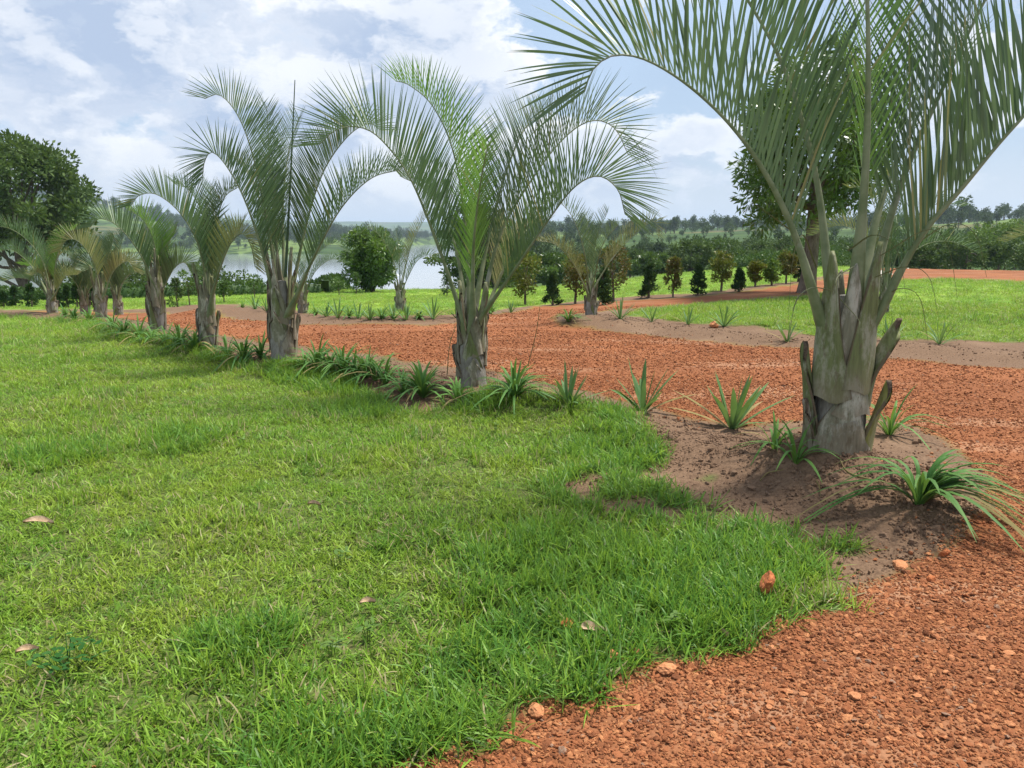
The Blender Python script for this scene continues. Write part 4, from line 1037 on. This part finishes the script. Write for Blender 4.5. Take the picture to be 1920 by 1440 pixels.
HL = [px(-330,571), px(0,565), px(240,559), px(600,549)]; HM = [px(606,549), px(800,538), px(1000,525), px(1240,514), px(1490,506)]; HR = [px(1500,506), px(1640,498), px(1960,494), px(2400,492)]
hedge('hedge', 'low dark hedge before the lake on the left', HL, .62, .9, 5)
hedge('hedge', 'clipped dark hedge behind the meadow in the middle', HM, .85, 1.0, 6)
hedge('hedge', 'dark hedge behind the gravel area on the right', HR, 1.5, 1.3, 7)

# trees beyond the hedge
BT = [ # u, top row, distance, half width m, material, label
 (1030,478,62,2.0,M_TMID,'round bush just beyond the hedge right of the second palm'),
 (1290,455,75,2.6,M_TDARK,'dark tree beyond the hedge above the thin bronze shrub'),
 (1340,448,80,3.0,M_TMID,'mid green tree beyond the hedge above the golden shrub'),
 (1395,452,85,3.4,M_TDARK,'dark spreading tree beyond the hedge left of the tall mango tree'),
 (1450,446,90,3.2,M_TDARK,'dark tree beyond the hedge beside the mango trunk'),
 (1180,470,95,3.0,M_TDARK,'dark tree beyond the hedge behind the mound palm'),
 (1225,478,70,2.0,M_TMID,'low green tree beyond the hedge above a cypress cone'),
 (1690,455,62,2.8,M_TDARK,'dark tree beyond the hedge right of the large palm stems'),
 (1745,432,75,3.6,M_TMID,'tall green tree beyond the right hedge with rounded top'),
 (1800,442,70,3.0,M_TDARK,'dark tree between the two green trees on the right'),
 (1862,420,80,4.2,M_LIGHT,'light feathery tree near the right edge'),
 (1915,440,66,3.2,M_TDARK,'dark tree cut by the right edge of the frame'),
 (1985,430,72,4.0,M_TMID,'green tree just past the right edge'),
 (1560,455,85,3.2,M_TMID,'green tree seen between the stems of the large palm'),
 (1620,448,90,3.2,M_TDARK,'dark tree seen between the stems of the large palm'),
 (410,478,60,2.0,M_TDARK,'dark tree behind the fourth palm'),
 (165,500,55,2.2,M_TDARK,'dark low tree behind the sixth palm'),
 (250,500,56,2.0,M_TDARK,'dark low tree behind the fifth palm'),
]
for i, (u, vt, Y, cw, mt, lab) in enumerate(BT):
    p = by(u, 0, float(Y)); top = at(u, vt, Y)[2] - p[2]
    tree('background_tree', lab, p, top, .16, cw, top * .42, top * .58, 46, 95, .30, .15, mt, 300 + i, 'trees beyond the hedge', 'tree', .34, 10, 'round', .2, low=-1)

def far_wood():
    S = []
    for i in range(6):
        g = np.random.default_rng(400 + i); tall = i % 2
        k = 16; d = nrm(g.normal(size=(k, 3))) * g.uniform(.4, 1, (k, 1))
        C = d * ((.22, .22, .34) if tall else (.42, .42, .30)) + (0, 0, .62 if tall else .5)
        V, F = crown(C, np.full(k, .15) * g.uniform(.7, 1.3, k), 26, .10, .06, g, .2)
        mb = MB(); mb.add(V, F); tube(mb, np.array([[0, 0, -.1], [0.01, 0, .3], [0, .01, .7]]), np.array([.03, .022, .008]), 5, 1)
        S.append(src('far_tree', mb.mesh('far_tree', [M_EUC, M_BARK])))
    n = 24000; r = np.exp(rng.uniform(math.log(130), math.log(2600), n)); a = rng.uniform(R(-44), R(46), n); x = r * np.sin(a); y = r * np.cos(a); az = x / y
    z = zbase(x, y)
    wood = fbm(x / 90 + 2, y / 90 + 7, 4)
    pr = sstep(.40, .56, wood) * np.where(r > 1200, .9, .75) + .05
    hillr = sstep(.0, .1, az)
    pr = np.where(hillr > .5, pr * .22 + .25 * sstep(420, 520, r) * (1 - sstep(640, 760, r)), pr)
    keep = (z > LAKE_Z + .4) & (rng.random(n) < pr) & ~((az < -.05) & (r < 500))
    x, y, z, r = x[keep], y[keep], z[keep], r[keep]; n = len(x)
    h = rng.uniform(3.5, 9.5, n) * np.where(rng.random(n) < .12, 1.35, 1) * np.where(r > 900, 1.5, 1) * np.where((r < 400) & (x > 0), .55, 1)
    scatter('far_woodland', np.stack([x, y, z - .2], 1), np.stack([np.zeros(n), np.zeros(n), rng.uniform(0, 6.28, n)], 1), np.stack([h, h, h * rng.uniform(.85, 1.25, n)], 1), rng.integers(0, 6, n), S, 'distant woodland covering the hills')
far_wood()

# ------------------------------------------------------------------ small things on the ground
RK = [rock_mesh(600 + i, M_RED if i < 3 else M_ORANGE, 3, .22, .85) for i in range(7)]
def stone(u, v, wpx, m, label, group=None, lift=.3, sq=.8, seed=0):
    g = np.random.default_rng(int(u * 7 + v)); p = ground(u, v); s = wpx / FPX * np.linalg.norm(p - (0, 0, CAMZ)) / 2
    o = link('stone', RK[m], None, p + (0, 0, s * lift)); o.scale = (s, s * .85, s * sq); o.rotation_euler = (0, 0, g.uniform(0, 6))
    tag(o, label, 'stone', group)
stone(1437,1128,44,1,'rough red stone lump lying in the grass edge',lift=1.5,sq=1.0)
stone(1063,1186,28,1,'rough red stone sunk in the lawn',lift=1.0,sq=.9)
stone(1148,1240,32,3,'smooth orange stone at the lawn edge below the sunken red lump',lift=.6,sq=1.0)
stone(1250,1262,46,4,'flat orange stone on the gravel where the lawn ends',lift=.35,sq=.55)
stone(1196,1230,18,5,'small orange stone in the grass right of the smooth orange one',lift=.7)
stone(1003,1340,34,6,'orange stone on the gravel at the grass tip, bottom centre',lift=.5)
stone(1602,1312,26,3,'pale orange stone alone in the middle of the near gravel',lift=.4,sq=.6)
stone(1686,1062,34,5,'flat red-orange stone on the bare soil beside the gravel',lift=.2,sq=.4)
stone(1770,1042,20,1,'dark round clod on the bare soil edge',lift=.4)
stone(1746,1090,16,2,'small dark stone on the gravel margin',lift=.4)
stone(1447,1222,20,4,'pink-orange round pebble just off the lawn tip',lift=.5)
stone(1338,614,22,5,'pale stone on the far soil strip by the spiky plant',lift=.4)
stone(880,1268,14,0,'little red stone in the lawn near the bottom centre',lift=.8)
stone(712,1352,16,1,'little red stone in the lawn near the bottom left of the gravel',lift=.8)
stone(826,1392,18,3,'orange stone where grass and gravel meet at the bottom',lift=.6)
gs = np.random.default_rng(5)
for i in range(46):
    u, v = gs.uniform(1000, 1900), gs.uniform(1180, 1430)
    if v < 1440 - (u - 700) * .36 + 60: continue
    stone(u, v, gs.uniform(9, 18), int(gs.integers(3, 7)), 'larger pale orange pebble among the near gravel', 'larger pebbles in the gravel', .35, gs.uniform(.4, .8))
def dry_leaf(u, v, L, W, rot, label, lift=.05):
    p = ground(u, v); s = np.linspace(0, 1, 9); wd = W * np.sin(np.pi * np.clip(s, .02, .99)) ** .8
    C = np.stack([(s - .5) * L, .10 * L * np.sin(s * 4), .04 * L * np.sin(s * 3.0)], 1); sd = np.array([0, 1, 0])
    V = np.stack([C - sd * wd[:, None] * .5 + (0, 0, .0), C - (0, 0, .012), C + sd * wd[:, None] * .5 + (0, 0, .008)], 1)
    i = np.arange(8)[:, None] * 3 + np.arange(2)[None]; F = np.stack([i, i + 1, i + 4, i + 3], -1).reshape(-1, 4)
    V = V.reshape(-1, 3); Vb = V - (0, 0, .0012)
    o = link('dry_leaf', make_mesh('dry_leaf', np.concatenate([V, Vb]), np.concatenate([F, F[:, ::-1] + len(V)]), True, [M_DRY]), None, p + (0, 0, lift)); o.rotation_euler = (R(22), R(5), rot)
    tag(o, label, 'leaf')
dry_leaf(76, 1003, .15, .036, .3, 'largest pale dry leaf lying on the lawn at the left', .075)
dry_leaf(590, 963, .075, .02, .1, 'small curled dry leaf on the lawn left of centre', .06)
dry_leaf(55, 1248, .075, .022, .6, 'small tan leaf at the left edge low down', .065)
dry_leaf(690, 1150, .07, .022, .5, 'brown curled leaf in the middle of the near lawn', .055)
dry_leaf(1357, 1205, .07, .018, 1.8, 'pale shrivelled leaf at the lawn tip near the gravel', .05)
dry_leaf(1105, 1203, .085, .04, .2, 'grey-brown withered leaf beside the sunken red stone', .06)
def weed(u, v, n, L, W, mat, label, seed, rad):
    g = np.random.default_rng(seed); p = ground(u, v); root = empty('weed', p); tag(root, label, 'weed')
    a = g.uniform(0, 6.28, n); r = rad * np.sqrt(g.random(n)); B = np.stack([r * np.cos(a), r * np.sin(a), .05 + .05 * g.random(n)], 1)
    D = nrm(np.stack([np.cos(a * 3.1), np.sin(a * 3.1), g.uniform(-.1, .5, n)], 1)); sd = nrm(np.cross(D, (0, 0, 1.0)))
    V, F = strips(B, D, L * g.uniform(.7, 1.2, n), W * g.uniform(.8, 1.2, n), g.uniform(0, .3, n), sd, 4, np.array([.3, .9, 1, .7, .1]))
    link('leaves', make_mesh('leaves', V, F, True, [mat]), root)
    mb = MB()
    for b in B[:max(4, n // 4)]: tube(mb, np.array([[b[0] * .3, b[1] * .3, -.01], b * (.7, .7, .7), b]), .0016, 4)
    link('stems', mb.mesh('stems', [mat], True), root)
M_WEEDB = leaf_mat('weed_bluish', (.026, .085, .022), (.050, .120, .034), .15, 6, .9, .0)
weed(128, 1262, 60, .03, .018, M_WEEDB, 'blue-green clover-like weed patch low on the left lawn', 1, .12)
for i, (u, v, wl_) in enumerate([(690,1210,'just below the brown curled leaf'),(640,1065,'midway between the two small dry leaves'),(835,1015,'right of centre on the lawn'),(930,815,'in front of the second palm'),(1035,825,'below the full lily right of the second palm'),(620,1240,'left of the bottom gravel tip'),(1265,1190,'at the lush lawn tip near the gravel'),(1195,1180,'right of the sunken red stone')]):
    weed(u, v, 9, .045, .016, M_LIGHT, 'broad-leaved light green weed in the lawn ' + wl_, 20 + i, .03)
# pale concrete slab by the gravel area
p = tp(1662, 512); mb = MB(); a, b, c, d = tp(1600, 522), tp(1672, 516), tp(1710, 503), tp(1640, 506)
Vt = np.array([a, b, c, d]); Vt[:, 2] += .06; mb.add(np.vstack([Vt, Vt - (0, 0, .2)]), np.array([[0, 1, 2, 3], [0, 4, 5, 1], [1, 5, 6, 2], [2, 6, 7, 3], [3, 7, 4, 0]]))
tag(link('concrete_slab', mb.mesh('concrete_slab', [stone_mat('concrete', (.42, .38, .34), (.56, .52, .47), 3)])), 'pale concrete strip beside the raised island lawn', 'slab')
# withered strap leaves lying on the soil
for (pts, lab) in ((((1575,868),(1590,890),(1640,905),(1700,915)), 'long withered strap leaf lying on the soil mound'), (((1425,905),(1440,890),(1470,885)), 'short withered strap leaf curled on the soil left of the large palm'), (((1530,905),(1536,918),(1538,935)), 'yellow dead leaf tip hanging on the mound front')):
    Q, _ = spline([ground(*q) + (0, 0, .012) for q in pts], 12); o_ = Q[0].copy(); mb = MB(); tube(mb, Q - o_, np.interp(np.linspace(0, 1, 12), [0, .4, 1], [.006, .008, .002]), 5, squash=np.full(12, .35), ref=(0, 0, 1))
    tag(link('withered_leaf', mb.mesh('withered_leaf', [M_STRAPD], True), None, o_), lab, 'leaf')
# thin seed stalks
def stalk(u0, v0, u1, v1, bend, label, dz=.1):
    q = px(u0, v0, dz); b = np.array([q[0], q[1], z_at(q[0], q[1])]); e = at(u1, v1, b[1] - .1); m = (b + e) / 2 + np.array([bend, 0, .05])
    P, _ = spline([b, m, e], 14); mb = MB(); tube(mb, P - b, np.linspace(.006, .0025, 14), 5)
    g = np.random.default_rng(int(u0)); k = P[4:] - b; D = nrm(g.normal(size=(len(k), 3)) + (0, 0, .8)); V, F = leaves(k, D, .05, .012, g); mb.add(V, F)
    o = link('seed_stalk', mb.mesh('seed_stalk', [M_PALMY]), None, b); tag(o, label, 'stalk')
stalk(990,672,1012,575,.03,'thin green seed stalk right of the second palm')
stalk(838,690,855,610,-.02,'thin bent seed stalk left of the second palm trunk')

# ------------------------------------------------------------------ air
def haze():
    x0, x1, y0, y1, z0, z1 = -9100, 9100, -30, 9100, -17, 150
    V = [(x, y, z) for z in (z0, z1) for y in (y0, y1) for x in (x0, x1)]
    F = np.array([[0, 2, 3, 1], [4, 5, 7, 6], [0, 1, 5, 4], [2, 6, 7, 3], [0, 4, 6, 2], [1, 3, 7, 5]])
    m = bpy.data.materials.new('haze'); m.use_nodes = True; t = m.node_tree; t.nodes.clear()
    o_ = t.nodes.new('ShaderNodeOutputMaterial'); v = t.nodes.new('ShaderNodeVolumePrincipled')
    v.inputs['Color'].default_value = (.66, .81, 1, 1); v.inputs['Density'].default_value = .00018; v.inputs['Anisotropy'].default_value = .2
    t.links.new(v.outputs[0], o_.inputs['Volume'])
    tag(link('haze', make_mesh('haze', V, F, False, [m])), kind='stuff')
haze()
